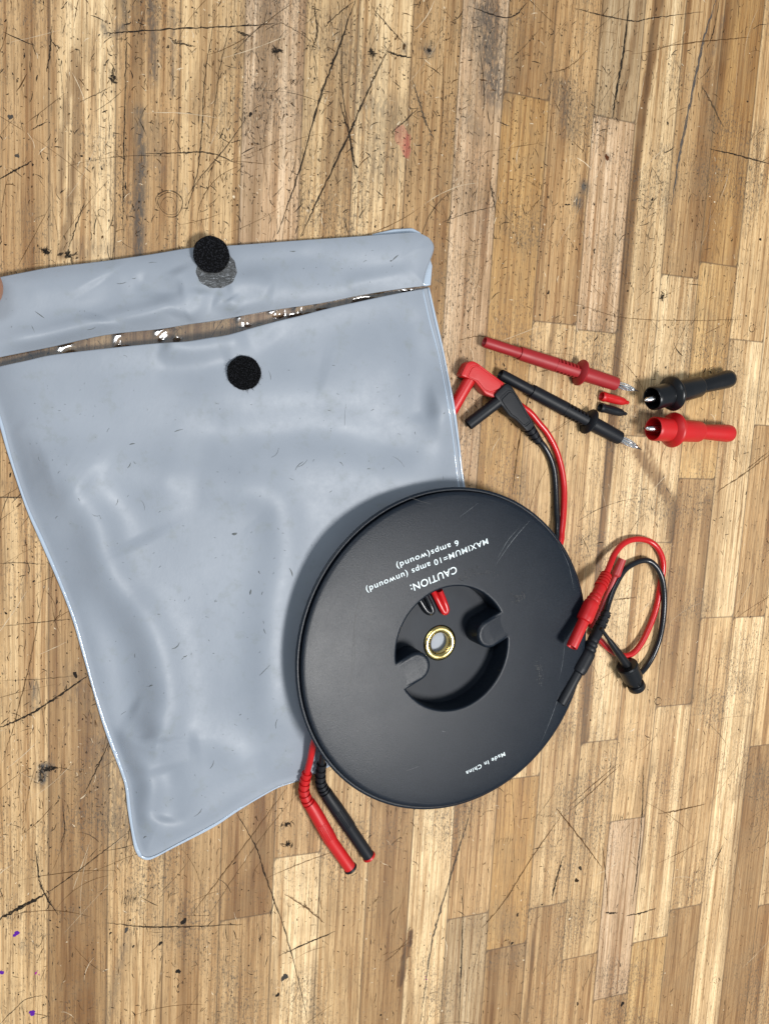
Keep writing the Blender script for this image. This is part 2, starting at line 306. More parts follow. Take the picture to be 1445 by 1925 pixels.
def bench():
    V = []; Fc = []; colr = []; heart = []; grime = []; edge = []; seed = []; n0 = 0
    heart_w = [([at(*p) for p in pts], w, s) for pts, w, s in HEART]; grime_w = [([at(*p) for p in pts], w, s) for pts, w, s in GRIME]
    tones = 'LMPYLCMDGM'
    r2 = random.Random(3)
    for x0, x1 in zip(BX[:-1], BX[1:]):
        key = min(SEG, key=lambda k: abs(k - x0))
        if abs(key - x0) < 1.: tn, js = SEG[key]; ys = [at(*p)[1] for p in js]; ys = [YHI] + ys + [YLO]; tn = list(tn)
        else:
            ys = [YHI, r2.uniform(100, 250), r2.uniform(-200, 50), r2.uniform(-450, -250), YLO]; tn = [r2.choice(tones) for _ in range(4)]
        # long boards get further joints outside the frame
        for (yt, yb), tone in zip(zip(ys[:-1], ys[1:]), tn):
            vis = -70 < x0 < 430
            st = 1.4 if vis else 8.
            nx = max(int(round((x1 - x0) / st)), 2); ny = max(int(round((yt - yb) / (st * 1.6))), 2)
            gx = np.linspace(x0, x1, nx + 1); gy = np.linspace(yb, yt, ny + 1)
            X, Y = np.meshgrid(gx, gy)
            hh = np.zeros(X.shape); gg = np.zeros(X.shape)
            if vis:
                for pts, w, s in heart_w:
                    d, t = pl_near(X, Y, pts, 3 * w); hh = np.maximum(hh, s * np.clip((1.08 - d / w) * 5.0, 0, 1))
                for pts, w, s in grime_w:
                    d, t = pl_near(X, Y, pts, 4 * w); gg = np.maximum(gg, s * np.exp(-(d / w) ** 2))
            b = np.array(T_[tone]) * r2.uniform(.94, 1.06)
            sd = (r2.uniform(0, 400), r2.uniform(0, 4000), r2.uniform(0, 50))
            V.append(np.stack([X, Y, np.zeros(X.shape)], -1).reshape(-1, 3))
            k = X.size
            idx = np.arange(k).reshape(X.shape) + n0
            Fc.append(np.stack([idx[:-1, :-1], idx[:-1, 1:], idx[1:, 1:], idx[1:, :-1]], -1).reshape(-1, 4))
            colr.append(np.tile([*b, 1.], (k, 1))); heart.append(hh.ravel()); grime.append(gg.ravel()); seed.append(np.tile(sd, (k, 1)))
            e = np.minimum(np.minimum(X - x0, x1 - X), np.minimum(Y - yb, yt - Y)).ravel(); edge.append(e); n0 += k
    nb = n0
    V = np.concatenate(V); Fq = np.concatenate(Fc).tolist()
    colr = np.concatenate(colr); heart = np.concatenate(heart); grime = np.concatenate(grime); seed = np.concatenate(seed); edge = np.concatenate(edge)
    # ---- scratches: long ones where the photo has them (photo points, width px, strength)
    SV = []; SF = []; SC = []; SA = []
    def stroke(P, w, a, col, z, taper=True, jag=.0):
        nonlocal SV, SF
        P = np.array(P)[:, :2]; n = len(P); base = len(SV)
        for i in range(n):
            d = P[min(i + 1, n - 1)] - P[max(i - 1, 0)]; d = d / (np.linalg.norm(d) + 1e-9); nn = np.array([-d[1], d[0]])
            t = i / (n - 1); ww = w * ((math.sin(math.pi * min(max(t, .03), .97)) ** .5) if taper else 1) * (1 + random.uniform(-jag, jag))
            o = nn * random.uniform(-jag, jag) * w * .5
            for s_ in (-1, 1): SV.append((*(P[i] + o + nn * s_ * ww / 2), z)); SC.append((*col, 1)); SA.append(a * random.uniform(.55, 1.1))
        for i in range(n - 1): SF.append((base + 2 * i, base + 2 * i + 1, base + 2 * i + 3, base + 2 * i + 2))
    DK = (.018, .015, .013); BR = (.09, .045, .018); LT = (.72, .58, .40)
    LONG = [([(195, 63), (240, 60), (350, 53), (430, 50), (535, 44)], 2.4, .9, DK), ([(668, 0), (640, 80), (600, 190), (560, 330), (522, 440)], 2.8, .95, DK), ([(735, 80), (690, 175), (650, 265), (600, 370), (565, 445)], 2.4, .9, DK),
        ([(405, 20), (385, 150), (378, 270), (365, 350), (345, 410)], 1.5, .8, DK), ([(440, 30), (415, 120), (395, 270)], 1.2, .6, DK), ([(470, 212), (430, 270), (380, 330), (350, 372)], 1.3, .7, DK), ([(275, 289), (330, 288), (390, 287), (460, 312)], 2, .8, DK),
        ([(0, 337), (30, 320), (60, 303)], 2.6, .95, DK), ([(97, 50), (94, 100), (88, 135)], 2, .85, DK), ([(58, 245), (90, 228)], 1.6, .8, DK), ([(238, 0), (237, 100), (234, 250), (232, 350), (232, 460)], 1.8, .75, DK), ([(130, 465), (145, 420), (160, 378)], 1.8, .8, DK),
        ([(636, 185), (655, 250), (668, 330)], 2.4, .85, DK), ([(643, 0), (643, 160), (655, 240), (672, 330)], 1.6, .7, DK), ([(148, 193), (180, 178), (210, 163)], 1.3, .6, DK), ([(325, 80), (345, 83), (368, 88)], 2.8, .7, DK), ([(445, 60), (470, 68)], 4, .7, DK), ([(610, 52), (625, 35), (665, 2)], 1.8, .8, DK),
        ([(725, 95), (745, 103), (772, 108)], 3.0, .9, DK), ([(700, 15), (735, 55), (762, 85)], 1.8, .8, DK), ([(1182, 0), (1172, 90), (1158, 170), (1150, 222)], 3, .95, DK), ([(1345, 0), (1320, 80), (1295, 200), (1275, 300), (1262, 385)], 4, .85, (.09, .08, .075)), ([(1351, 0), (1340, 60), (1328, 90)], 1.8, .8, DK),
        ([(1318, 160), (1338, 198), (1358, 238)], 3, .85, (.09, .06, .035)), ([(1333, 280), (1385, 292), (1445, 308)], 2, .85, DK), ([(1235, 90), (1320, 78), (1410, 70)], 1.8, .7, BR), ([(1078, 15), (1120, 26), (1190, 40), (1220, 35), (1320, 22)], 1.8, .75, DK), ([(880, 12), (955, 33), (990, 5)], 2.2, .8, DK),
        ([(775, 150), (790, 200), (802, 235), (815, 262)], 3, .8, (.09, .07, .05)), ([(735, 250), (760, 228), (785, 205)], 2, .7, DK), ([(1028, 138), (1070, 125), (1105, 92)], 1.5, .6, BR), ([(920, 340), (925, 365), (932, 400)], 2.4, .85, DK), ([(830, 418), (880, 400), (930, 388)], 1.3, .55, DK), ([(832, 100), (832, 200), (825, 280)], 1.4, .6, DK),
        ([(1225, 315), (1245, 350)], 1.4, .6, DK), ([(900, 80), (910, 180), (905, 220)], 1.4, .6, DK), ([(0, 1368), (35, 1353), (70, 1335), (130, 1295), (168, 1268)], 3.2, .95, DK), ([(0, 1178), (70, 1170), (130, 1164)], 1.4, .7, DK), ([(88, 1075), (60, 1230), (30, 1350), (5, 1430)], 1.3, .6, BR), ([(160, 1490), (185, 1440), (205, 1395)], 1.8, .8, DK),
        ([(0, 1728), (40, 1705), (85, 1681)], 6.5, .9, DK), ([(85, 1681), (130, 1650), (180, 1612), (240, 1566)], 1.8, .7, DK), ([(68, 1600), (75, 1655), (90, 1690), (110, 1720)], 2.2, .9, DK), ([(203, 1735), (270, 1742), (350, 1742), (455, 1738)], 2.0, .85, DK), ([(355, 1725), (410, 1655), (470, 1575), (540, 1480)], 1.6, .6, BR), ([(380, 1740), (480, 1590), (560, 1490)], 1.2, .5, BR),
        ([(440, 1520), (480, 1590), (500, 1650), (545, 1780), (580, 1925)], 2, .75, DK), ([(525, 1796), (580, 1772), (630, 1751)], 2.4, .9, DK), ([(497, 1652), (560, 1625), (630, 1600)], 1.6, .6, BR), ([(535, 1680), (575, 1706), (610, 1735)], 2.6, .7, BR), ([(0, 1925), (30, 1895), (50, 1878), (85, 1870)], 1.5, .7, DK), ([(160, 1645), (240, 1612), (320, 1585)], 1.0, .5, BR),
        ([(890, 1505), (870, 1570), (850, 1635), (825, 1720), (810, 1780), (790, 1920)], 3, .7, (.07, .06, .05)), ([(1165, 1438), (1120, 1480), (1070, 1525)], 1.6, .75, BR), ([(1160, 1436), (1110, 1478), (1066, 1518)], 1.4, .7, BR), ([(1053, 1535), (1000, 1610), (950, 1690), (905, 1745)], 2.2, .7, BR), ([(1045, 1520), (1085, 1570), (1130, 1630)], 2.4, .8, BR),
        ([(1058, 1610), (1046, 1650), (1036, 1692)], 3.6, .85, DK), ([(870, 1650), (868, 1780), (862, 1925)], 1.8, .85, DK), ([(1208, 1440), (1206, 1530), (1196, 1640), (1188, 1700)], 2.2, .75, DK), ([(1237, 1530), (1280, 1522), (1325, 1511)], 2.2, .7, BR), ([(1137, 1716), (1160, 1716)], 3, .8, DK), ([(1175, 1722), (1205, 1716), (1232, 1707)], 2.4, .85, DK), ([(1130, 1580), (1137, 1640), (1143, 1720)], 1.5, .7, BR),
        ([(1358, 1588), (1348, 1608), (1340, 1625)], 1.8, .8, DK), ([(1445, 855), (1395, 892), (1345, 926)], 2.2, .6, BR), ([(1445, 848), (1400, 885)], 1.8, .5, BR), ([(1055, 560), (1140, 590), (1200, 600), (1300, 603), (1400, 600)], 1.2, .45, BR), ([(1000, 720), (975, 830), (962, 930)], 2.4, .75, BR), ([(1010, 700), (1048, 690), (1065, 686)], 2.2, .5, BR), ([(0, 1280), (80, 1276), (150, 1270)], 1.0, .5, DK),
        ([(0, 935), (40, 935)], 1.2, .8, DK), ([(0, 1059), (40, 1058), (88, 1061)], 1.3, .7, DK), ([(860, 640), (900, 632), (935, 640)], 1.5, .5, BR), ([(1200, 1500), (1260, 1535), (1300, 1570)], 1.1, .4, BR), ([(1150, 1128), (1195, 1123)], 1.6, .7, BR), ([(1100, 1290), (1140, 1270), (1180, 1240), (1240, 1195)], 1.0, .4, BR), ([(720, 1810), (745, 1790), (770, 1760)], 1.4, .6, BR), ([(700, 1700), (712, 1685)], 2.4, .5, BR),
        ([(160, 745), (240, 700)], 1, .4, DK), ([(505, 30), (560, 60), (600, 90)], 1.2, .5, DK), ([(590, 10), (596, 60), (585, 97)], 2.4, .8, DK), ([(255, 1500), (240, 1580), (235, 1625)], 1.2, .6, DK), ([(118, 1500), (122, 1560), (115, 1584)], 1.5, .7, DK), ([(40, 1440), (35, 1500)], 1.2, .6, DK)]
    z = .05
    for pts, w, a, col in LONG:
        P = spline([at(*p) for p in pts], 14); mw = rp(pts[0][0], pts[0][1], 0, w)
        P[:, :2] += rng.normal(0, .10, P[:, :2].shape)
        z += .0006; stroke(P, mw * 1.2, a * 1.3, col, z, True, .45)
        if random.random() < .5:
            z += .0006; stroke(P + np.array([mw * .8, mw * .5, 0]), mw * .35, a * .5, col, z, True, .6)
    # the ring knot, hatched and curled nicks drawn as loops
    for cx_, cy_, rr, w in [(319, 383, 24, 2.0), (319, 383, 20, 1.4), (318, 385, 14, 1.0), (1412, 618, 6, 1.8), (1236, 1318, 7, 2), (262, 115, 6, 1.6), (955, 1500, 8, 1.0), (1035, 60, 5, 1.2), (192, 400, 7, 1.4), (1415, 1545, 10, .9), (1246, 552, 8, 1), (1210, 108, 6, 1.4)]:
        c = at(cx_, cy_); mr = rp(cx_, cy_, 0, rr); a0 = random.uniform(0, 6)
        P = [(c[0] + mr * (1 + .08 * math.sin(3 * q)) * math.cos(q + a0), c[1] + mr * math.sin(q + a0)) for q in np.linspace(0, 5.6, 26)]
        z += .0006; stroke(P, rp(cx_, cy_, 0, w), .75, DK, z, True, .5)
    for hx, hy, n_, l_ in [(232, 1680, 7, 20), (1150, 1530, 6, 12), (930, 1575, 9, 8), (350, 560, 4, 10), (1365, 598, 5, 14), (545, 150, 5, 8), (1010, 1530, 8, 7)]:
        for k in range(n_):
            a = at(hx + k * 4.2, hy + random.uniform(-4, 4)); b = at(hx + k * 4.2 - 3, hy + l_ + random.uniform(-5, 5)); z += .0003; stroke([a, (a + b) / 2, b], .35, .8, DK, z)
    # countless small nicks
    def dens(px, py):
        d = .30 + .95 * math.exp(-((px - 640) / 330) ** 2 - ((py - 150) / 330) ** 2) + .45 * math.exp(-((px - 1080) / 250) ** 2 - ((py - 420) / 300) ** 2) + .35 * math.exp(-((px - 150) / 180) ** 2 - ((py - 1420) / 160) ** 2) + .25 * math.exp(-((px - 1180) / 170) ** 2 - ((py - 650) / 220) ** 2)
        d *= .72 + .9 * max(0, mnoise.noise(Vector((px / 55, py / 75, 1.3)))) + .5 * max(0, mnoise.noise(Vector((px / 18, py / 25, 5.3))))
        return min(d, 1)
    cnt = 0
    while cnt < 15000:
        px, py = random.uniform(-120, 1560), random.uniform(-120, 2050)
        if random.random() > dens(px, py): continue
        cnt += 1
        c = at(px, py)[:2]; L = min(math.exp(random.gauss(.1, .85)), 12.); ang = random.gauss(math.pi / 2, .45) if random.random() < .55 else random.uniform(0, math.pi)
        cur = random.uniform(-1.2, 1.2); n_ = 5 if L > 1.5 else 3; P = []; q = c.copy(); a = ang
        for k in range(n_): P.append(q.copy()); q = q + np.array([math.cos(a), math.sin(a)]) * L / (n_ - 1); a += cur / n_
        wd = random.uniform(.16, .42) if L > 1.2 else random.uniform(.25, .7)
        if random.random() < .035: wd *= 2.2
        col = DK if random.random() < .72 else (BR if random.random() < .72 else LT)
        stroke(P, wd, random.uniform(.55, 1.4), col, .04 + cnt * 1e-6, True, .5)
    for k in range(420):                                     # faint long random scratches
        px, py = random.uniform(-100, 1545), random.uniform(-100, 2000); c = at(px, py)[:2]; L = random.uniform(8, 42); ang = random.choice([random.gauss(1.57, .12), random.uniform(0, 3.14), random.gauss(.55, .25), random.gauss(1.25, .2)]); cur = random.gauss(0, .12)
        P = []; a = ang; q = c.copy()
        for j in range(12): P.append(q.copy()); q = q + np.array([math.cos(a), math.sin(a)]) * L / 11; a += cur / 3
        stroke(P, random.uniform(.16, .36), random.uniform(.4, 1.0), random.choice([DK, BR, BR, LT]), .055 + k * 1e-5, True, .5)
    # paint spots
    spotv = []
    def blob(px, py, rr, col, zz, asp=.8, a=1.0):
        c = at(px, py); mr = rp(px, py, 0, rr); base = len(SV)
        SV.append((c[0], c[1], zz)); SC.append((*col, 1)); SA.append(a * 1.6)
        for k in range(22):
            q = 2 * math.pi * k / 22; r_ = mr * (.8 + .22 * math.sin(q * 2 + px) + .12 * math.sin(q * 3 + py) + random.uniform(-.12, .12)); SV.append((c[0] + r_ * math.cos(q), c[1] + r_ * asp * math.sin(q), zz)); SC.append((*col, 1)); SA.append(a * 1.6)
        for k in range(22): SF.append((base, base + 1 + k, base + 1 + (k + 1) % 22))
    for px, py, rr in [(31, 1755, 7), (3, 1828, 6), (61, 1904, 7.5)]: blob(px, py, rr, (.10, .018, .26), .07)
    for px, py, rr in [(68, 1829, 3), (74, 1832, 1.6), (71, 1825, 1.4), (801, 1841, 2.2), (799, 1836, 1.3)]: blob(px, py, rr, (.33, .03, .22), .07)
    for px, py, rr, col in [(1083, 1655, 4.5, (.03, .018, .01)), (1090, 1632, 4, (.04, .03, .02)), (1205, 1295, 4, DK), (806, 95, 4, DK), (1169, 1887, 4.5, DK), (962, 1773, 3, DK), (972, 1720, 3, DK), (302, 1773, 4, DK), (335, 1826, 5, DK), (535, 1837, 7, (.05, .045, .04)), (522, 1870, 4, DK), (238, 1748, 4.5, (.06, .055, .05)), (208, 1754, 2.5, DK),
                            (251, 1779, 2.5, DK), (142, 1268, 5, DK), (20, 220, 5, (.07, .06, .05)), (33, 293, 4, (.07, .06, .05)), (1030, 550, 3, DK), (1085, 1887, 3, DK), (471, 215, 4, DK), (1140, 296, 5, (.09, .03, .012)), (759, 88, 4, (.06, .03, .012)), (346, 1732, 6, DK), (1428, 450, 3, DK), (1225, 375, 3, DK), (1335, 700, 2.5, DK)]: blob(px, py, rr, col, .068, 1.3, .85)
    blob(757, 262, 20, (.62, .16, .14), .035, 1.6, .16); blob(765, 275, 12, (.62, .14, .12), .036, 1.9, .16)
    for px, py, w_, h_ in [(92, 1446, 16, 5), (80, 1456, 9, 18), (540, 1549, 14, 4), (538, 1588, 10, 5), (130, 478, 16, 8), (85, 472, 8, 7), (212, 145, 6, 10), (1244, 555, 6, 9), (225, 590, 6, 9), (700, 100, 10, 8), (520, 95, 14, 5)]:
        c = at(px, py)
        for k in range(16):
            o = rng.normal(0, .42, 2) * [rp(px, py, 0, w_), rp(px, py, 0, h_)]; a = random.uniform(0, 3.14); L = random.uniform(.5, 1.6)
            p0 = c[:2] + o; d = np.array([math.cos(a), math.sin(a)]) * L; z += .0003; stroke([p0 - d, p0 + rng.normal(0, .15, 2), p0 + d], random.uniform(.4, .95), .8, DK, z, True, .4)
    ns = len(SV)
    allV = np.concatenate([V, np.array(SV)]); faces = Fq + [tuple(i + nb for i in f) for f in SF]
    # sides and underside of the slab
    b0 = len(allV); x0, x1 = BX[0], BX[-1]
    slab = [(x0, YLO, -.02), (x1, YLO, -.02), (x1, YHI, -.02), (x0, YHI, -.02), (x0, YLO, -44), (x1, YLO, -44), (x1, YHI, -44), (x0, YHI, -44)]
    allV = np.concatenate([allV, np.array(slab, float)])
    sides = [(0, 4, 5, 1), (1, 5, 6, 2), (2, 6, 7, 3), (3, 7, 4, 0), (4, 7, 6, 5)]; faces += [tuple(b0 + i for i in f) for f in sides]
    # bench material
    t = NT('butcher_block_maple')
    A = lambda nm: t.n('ShaderNodeAttribute', attribute_name=nm)
    aC, aH, aG, aE, aS = A('bcol'), A('heart'), A('grime'), A('edge'), A('seed')
    geo = t.n('ShaderNodeTexCoord')
    sc = t.n('ShaderNodeVectorMath', operation='SCALE'); t.t.links.new(geo.outputs['Object'], sc.inputs[0]); sc.inputs['Scale'].default_value = 1000
    ad = t.n('ShaderNodeVectorMath', operation='ADD'); t.t.links.new(sc.outputs[0], ad.inputs[0]); t.t.links.new(aS.outputs['Vector'], ad.inputs[1])
    def cs(x, y, z=.05, src=ad):
        m = t.t.nodes.new('ShaderNodeMapping'); t.t.links.new(src.outputs[0], m.inputs[0]); m.inputs['Scale'].default_value = (x, y, z); return m
    wob = t.noise(cs(.03, .012), 2, .5)
    n_w = t.noise(cs(.11, .0045), 4, .55, dist=.5)            # broad bands
    n_m = t.noise(cs(.42, .009), 4, .6, dist=.35)             # streaks
    n_f = t.noise(cs(2.2, .03), 4, .7)                        # fine fibre
    n_p = t.noise(cs(2.4, .18), 2, .6)                        # pores
    n_b = t.noise(cs(.06, .05, src=sc), 5, .6)                # handling dirt, not tied to boards
    n_k = t.noise(cs(1.1, .55, src=sc), 6, .82)                 # speckled dirt
    ncat = t.n('ShaderNodeTexWave'); ncat.wave_type = 'BANDS'; ncat.bands_direction = 'X'; mc = cs(.10, .0035); t.t.links.new(mc.outputs[0], ncat.inputs['Vector'])
    ncat.inputs['Scale'].default_value = 1.; ncat.inputs['Distortion'].default_value = 5.; ncat.inputs['Detail'].default_value = 3.; ncat.inputs['Detail Scale'].default_value = 1.2
    v = t.ramp(n_w, [(.30, (.58, .48, .38)), (.5, (.95, .93, .90)), (.70, (1.14, 1.17, 1.20))])
    c = t.mix(1.0, (aC, 'Color'), v, 'MULTIPLY')
    v2 = t.ramp(n_m, [(.34, (.50, .37, .24)), (.47, (.95, .92, .87)), (.68, (1.12, 1.15, 1.18))]); c = t.mix(.85, c, v2, 'MULTIPLY')
    v5 = t.ramp(ncat, [(.0, (.80, .70, .58)), (.25, (1, 1, 1)), (1, (1.03, 1.03, 1.03))]); c = t.mix(.55, c, v5, 'MULTIPLY')
    v3 = t.ramp(n_f, [(.30, (.52, .42, .31)), (.5, (1, 1, 1)), (.72, (1.22, 1.25, 1.28))]); c = t.mix(.85, c, v3, 'MULTIPLY')
    pm = t.ramp(n_p, [(.60, (0, 0, 0)), (.67, (.7,) * 3)]); c = t.mix(pm, c, (.13, .075, .035))
    n_l = t.noise(cs(.34, .0055), 3, .5, dist=.25); ll = t.math('ABSOLUTE', t.math('SUBTRACT', n_l, .5)); lm = t.ramp(ll, [(.0, (.62,) * 3), (.016, (0, 0, 0))]); c = t.mix(lm, c, (.16, .085, .032))
    n_q = t.noise(cs(.75, .010), 3, .5, dist=.2); lq = t.math('ABSOLUTE', t.math('SUBTRACT', n_q, .47)); lm2 = t.ramp(lq, [(.0, (.45,) * 3), (.018, (0, 0, 0))]); c = t.mix(lm2, c, (.20, .115, .05))
    # heartwood
    hb = t.math('MULTIPLY', (aH), 1.0); t.t.links.new(aH.outputs['Fac'], hb.inputs[0])
    hm = t.math('MULTIPLY', hb, 1.0, True); hc = t.ramp(n_m, [(.35, (.08, .036, .012)), (.65, (.23, .115, .040))]); c = t.mix(hm, c, hc)
    # grime breaks up along the grain
    gn = t.ramp(t.noise(cs(.8, .25, src=sc), 5, .75), [(.40, (.15, .15, .15)), (.52, (1, 1, 1))])
    gm = t.math('MULTIPLY', gn, 1.0, True); t.t.links.new(aG.outputs['Fac'], gm.inputs[1]); c = t.mix(gm, c, (.060, .055, .050))
    dm = t.ramp(n_b, [(.47, (0, 0, 0)), (.72, (.42,) * 3)]); c = t.mix(dm, c, (.27, .175, .085))
    n_d = t.noise(cs(.022, .018, src=sc), 3, .6); dens_ = t.ramp(n_d, [(.38, (.05,) * 3), (.62, (.16,) * 3)])
    kk = t.math('ADD', n_k, dens_); km = t.ramp(kk, [(.66, (0, 0, 0)), (.74, (.8,) * 3)]); c = t.mix(km, c, (.085, .065, .045))
    n_v = t.noise(cs(1.9, .30, src=sc), 4, .75); kv = t.math('ADD', n_v, dens_); kvm = t.ramp(kv, [(.72, (0, 0, 0)), (.78, (.85,) * 3)]); c = t.mix(kvm, c, (.05, .04, .03))
    # glue lines
    em = t.n('ShaderNodeMapRange'); t.t.links.new(aE.outputs['Fac'], em.inputs['Value']); em.inputs['From Min'].default_value = .0; em.inputs['From Max'].default_value = .6; em.inputs['To Min'].default_value = .7; em.inputs['To Max'].default_value = 0
    c = t.mix(em, c, (.07, .042, .022)); t.set('Base Color', c)
    t.set('Roughness', t.ramp(n_b, [(.3, (.46,) * 3), (.7, (.62,) * 3)])); t.set('Specular IOR Level', .35)
    b1 = t.bump(n_f, .35, .00025); b2 = t.bump(n_k, .35, .0003, b1)
    # scratch material
    s = NT('bench_scratch'); a1 = s.n('ShaderNodeAttribute', attribute_name='bcol'); a2 = s.n('ShaderNodeAttribute', attribute_name='heart')
    s.t.links.new(a1.outputs['Color'], s.b.inputs['Base Color']); nz = s.noise(s.pos((1.6, 1.6, 1.6)), 4, .7)
    rr = s.ramp(nz, [(.3, (.35,) * 3), (.55, (1,) * 3)]); al = s.math('MULTIPLY', rr, 1., True); s.t.links.new(a2.outputs['Fac'], al.inputs[1]); s.set('Alpha', al); s.set('Roughness', .8); s.set('Specular IOR Level', .05)
    fm = np.zeros(len(faces), int); fm[len(Fq):len(Fq) + len(SF)] = 1
    o = part('tabletop', allV, faces, None, smooth=0, mats=[t.m, s.m], fmat=fm.tolist())
    me = o.data; nv = len(me.vertices); padn = nv - nb - ns
    col_all = np.concatenate([colr, np.array(SC, float), np.tile([.5, .36, .2, 1.], (padn, 1))])
    a = me.attributes.new('bcol', 'FLOAT_COLOR', 'POINT'); a.data.foreach_set('color', col_all.astype(np.float32).ravel())
    for nm, arr, pad in (('heart', heart, SA), ('grime', grime, [0] * ns), ('edge', edge, [9] * ns)):
        a = me.attributes.new(nm, 'FLOAT', 'POINT'); a.data.foreach_set('value', np.concatenate([arr, np.array(pad, float), np.full(padn, 9. if nm == 'edge' else 0.)]).astype(np.float32))
    a = me.attributes.new('seed', 'FLOAT_VECTOR', 'POINT'); a.data.foreach_set('vector', np.concatenate([seed, np.zeros((nv - nb, 3))]).astype(np.float32).ravel())
    o['kind'] = 'structure'; o['label'] = 'worn and scratched butcher block workbench top'
    return o
bench()

# ================================================================ REEL geometry data (needed by the pouch)
RN = np.array([.071, .043, 1.]); RN /= np.linalg.norm(RN)
RC = np.array([158.2, -110.3, 20.]); RR = 78.84; RSEP = 2.9; RUND = 11.2
RU = np.array([1., 0, 0]) - RN[0] * RN; RU /= np.linalg.norm(RU); RV = np.cross(RN, RU)
def rl(x, y, z=0.): return RC + RU * x + RV * y + RN * z       # reel-local -> world (z=0 is the upper face)
def onreel(px, py, z=0.):                                      # photo point on the reel face -> local x, y
    v = R @ np.array([px - CX, py - CY, F]); o = np.array([0, 0, H]); c = RC + RN * z
    t = RN @ (c - o) / (RN @ v); h = o + t * v - RC; return np.array([h @ RU, h @ RV])

# ================================================================ POUCH
def resample(P, n):
    P = np.array(P, float); d = np.r_[0, np.cumsum(np.hypot(*np.diff(P, axis=0).T))]; t = np.linspace(0, d[-1], n)
    return np.stack([np.interp(t, d, P[:, 0]), np.interp(t, d, P[:, 1])], -1)
def coons(top, bot, left, right, nu, nv):
    top, bot = resample(top, nu), resample(bot, nu); left, right = resample(left, nv), resample(right, nv)
    u = np.linspace(0, 1, nu)[None, :, None]; v = np.linspace(0, 1, nv)[:, None, None]
    P = (1 - v) * top[None] + v * bot[None] + (1 - u) * left[:, None] + u * right[:, None]
    P -= (1 - u) * (1 - v) * top[0] + u * (1 - v) * top[-1] + (1 - u) * v * bot[0] + u * v * bot[-1]
    return P[..., 0], P[..., 1]
def sm(P): return spline([(x, y, 0) for x, y in P], 5)[:, :2]
def lfn(X, Y, sx, sy, seed_):                                   # cheap smooth value noise
    r = np.random.default_rng(seed_); out = np.zeros(X.shape)
    for k in range(9):
        a = r.uniform(0, 2 * math.pi); f = r.uniform(.5, 1.4); out += np.sin((X * math.cos(a) / sx + Y * math.sin(a) / sy) * f + r.uniform(0, 6.3))
    return out / 9
def gridfaces(nv_, nu_):
    i = np.arange(nv_ * nu_).reshape(nv_, nu_); return np.stack([i[:-1, :-1], i[1:, :-1], i[1:, 1:], i[:-1, 1:]], -1).reshape(-1, 4)
def height(X, Y, folds):
    Z = np.zeros(X.shape)
    for pts, w, amp in folds:
        P = sm(pts); d, t = pl_near(X, Y, P, 3.2 * w); e = np.clip(np.minimum(t, 1 - t) / .18, 0, 1); e = e * e * (3 - 2 * e)
        Z += amp * np.exp(-(d / w) ** 2) * (.15 + .85 * e)
    return Z
P_TOP = [(-32, 700), (0, 689), (50, 678), (100, 667), (200, 655), (300, 645), (349, 642), (393, 635), (430, 629), (476, 616), (520, 604), (562, 594), (620, 579), (674, 567), (740, 553), (805, 541)]
P_LEFT = [(-32, 700), (-14, 745), (2, 795), (20, 860), (50, 950), (80, 1018), (112, 1092), (140, 1165), (160, 1235), (178, 1300), (200, 1370), (226, 1440), (238, 1478), (243, 1520), (249, 1560), (256, 1592), (264, 1609)]
P_BOT = [(264, 1609), (276, 1614), (292, 1610), (330, 1590), (400, 1553), (440, 1527), (480, 1502), (520, 1480), (560, 1466), (620, 1438), (700, 1400), (820, 1342), (930, 1288)]
P_RIGHT = [(805, 541), (818, 600), (832, 660), (843, 715), (852, 765), (861, 830), (870, 905), (890, 1010), (910, 1130), (930, 1288)]
FOLDS = [([(55, 880), (110, 905), (150, 940), (180, 985), (197, 1060), (225, 1120), (270, 1170), (298, 1240), (312, 1330), (308, 1400), (325, 1450)], 26, 4.2),
         ([(60, 880), (110, 868), (180, 880), (280, 900), (380, 905)], 30, 2.6), ([(205, 1368), (232, 1415), (266, 1453), (278, 1482), (268, 1528), (260, 1580)], 17, 4.0),
         ([(330, 905), (430, 915), (500, 930), (528, 965), (532, 1040), (515, 1130), (508, 1230), (512, 1330), (530, 1400)], 24, 2.6), ([(180, 1080), (215, 1180), (235, 1280), (240, 1350), (225, 1390)], 30, -2.6),
         ([(300, 1440), (312, 1490), (300, 1550)], 24, -2.2), ([(150, 900), (230, 960), (270, 1030)], 34, -1.6), ([(330, 790), (450, 815), (600, 805), (720, 835), (830, 850)], 26, -2.4), ([(330, 760), (520, 745), (700, 700), (800, 640)], 44, 1.8),
         ([(420, 880), (560, 880), (700, 880), (860, 890)], 40, 1.6), ([(772, 560), (785, 650), (798, 740), (806, 800)], 20, -2.2), ([(795, 590), (815, 680), (832, 780), (842, 850)], 10, 1.2), ([(300, 640), (350, 655), (410, 650), (470, 630)], 18, 2.6), ([(280, 690), (370, 685), (440, 665)], 16, -1.2),
         ([(285, 1590), (340, 1562), (430, 1510), (520, 1458), (575, 1435)], 15, 2.2), ([(300, 1560), (420, 1490), (520, 1440)], 20, -1.4), ([(350, 1400), (400, 1395), (440, 1420), (470, 1450)], 18, 1.4), ([(20, 800), (55, 850), (75, 930)], 16, 1.2), ([(500, 620), (560, 680), (620, 700)], 26, -1.0), ([(240, 1330), (290, 1360), (300, 1400)], 16, 1.8),
         ([(212, 1375), (270, 1400), (305, 1408)], 12, 1.6)]
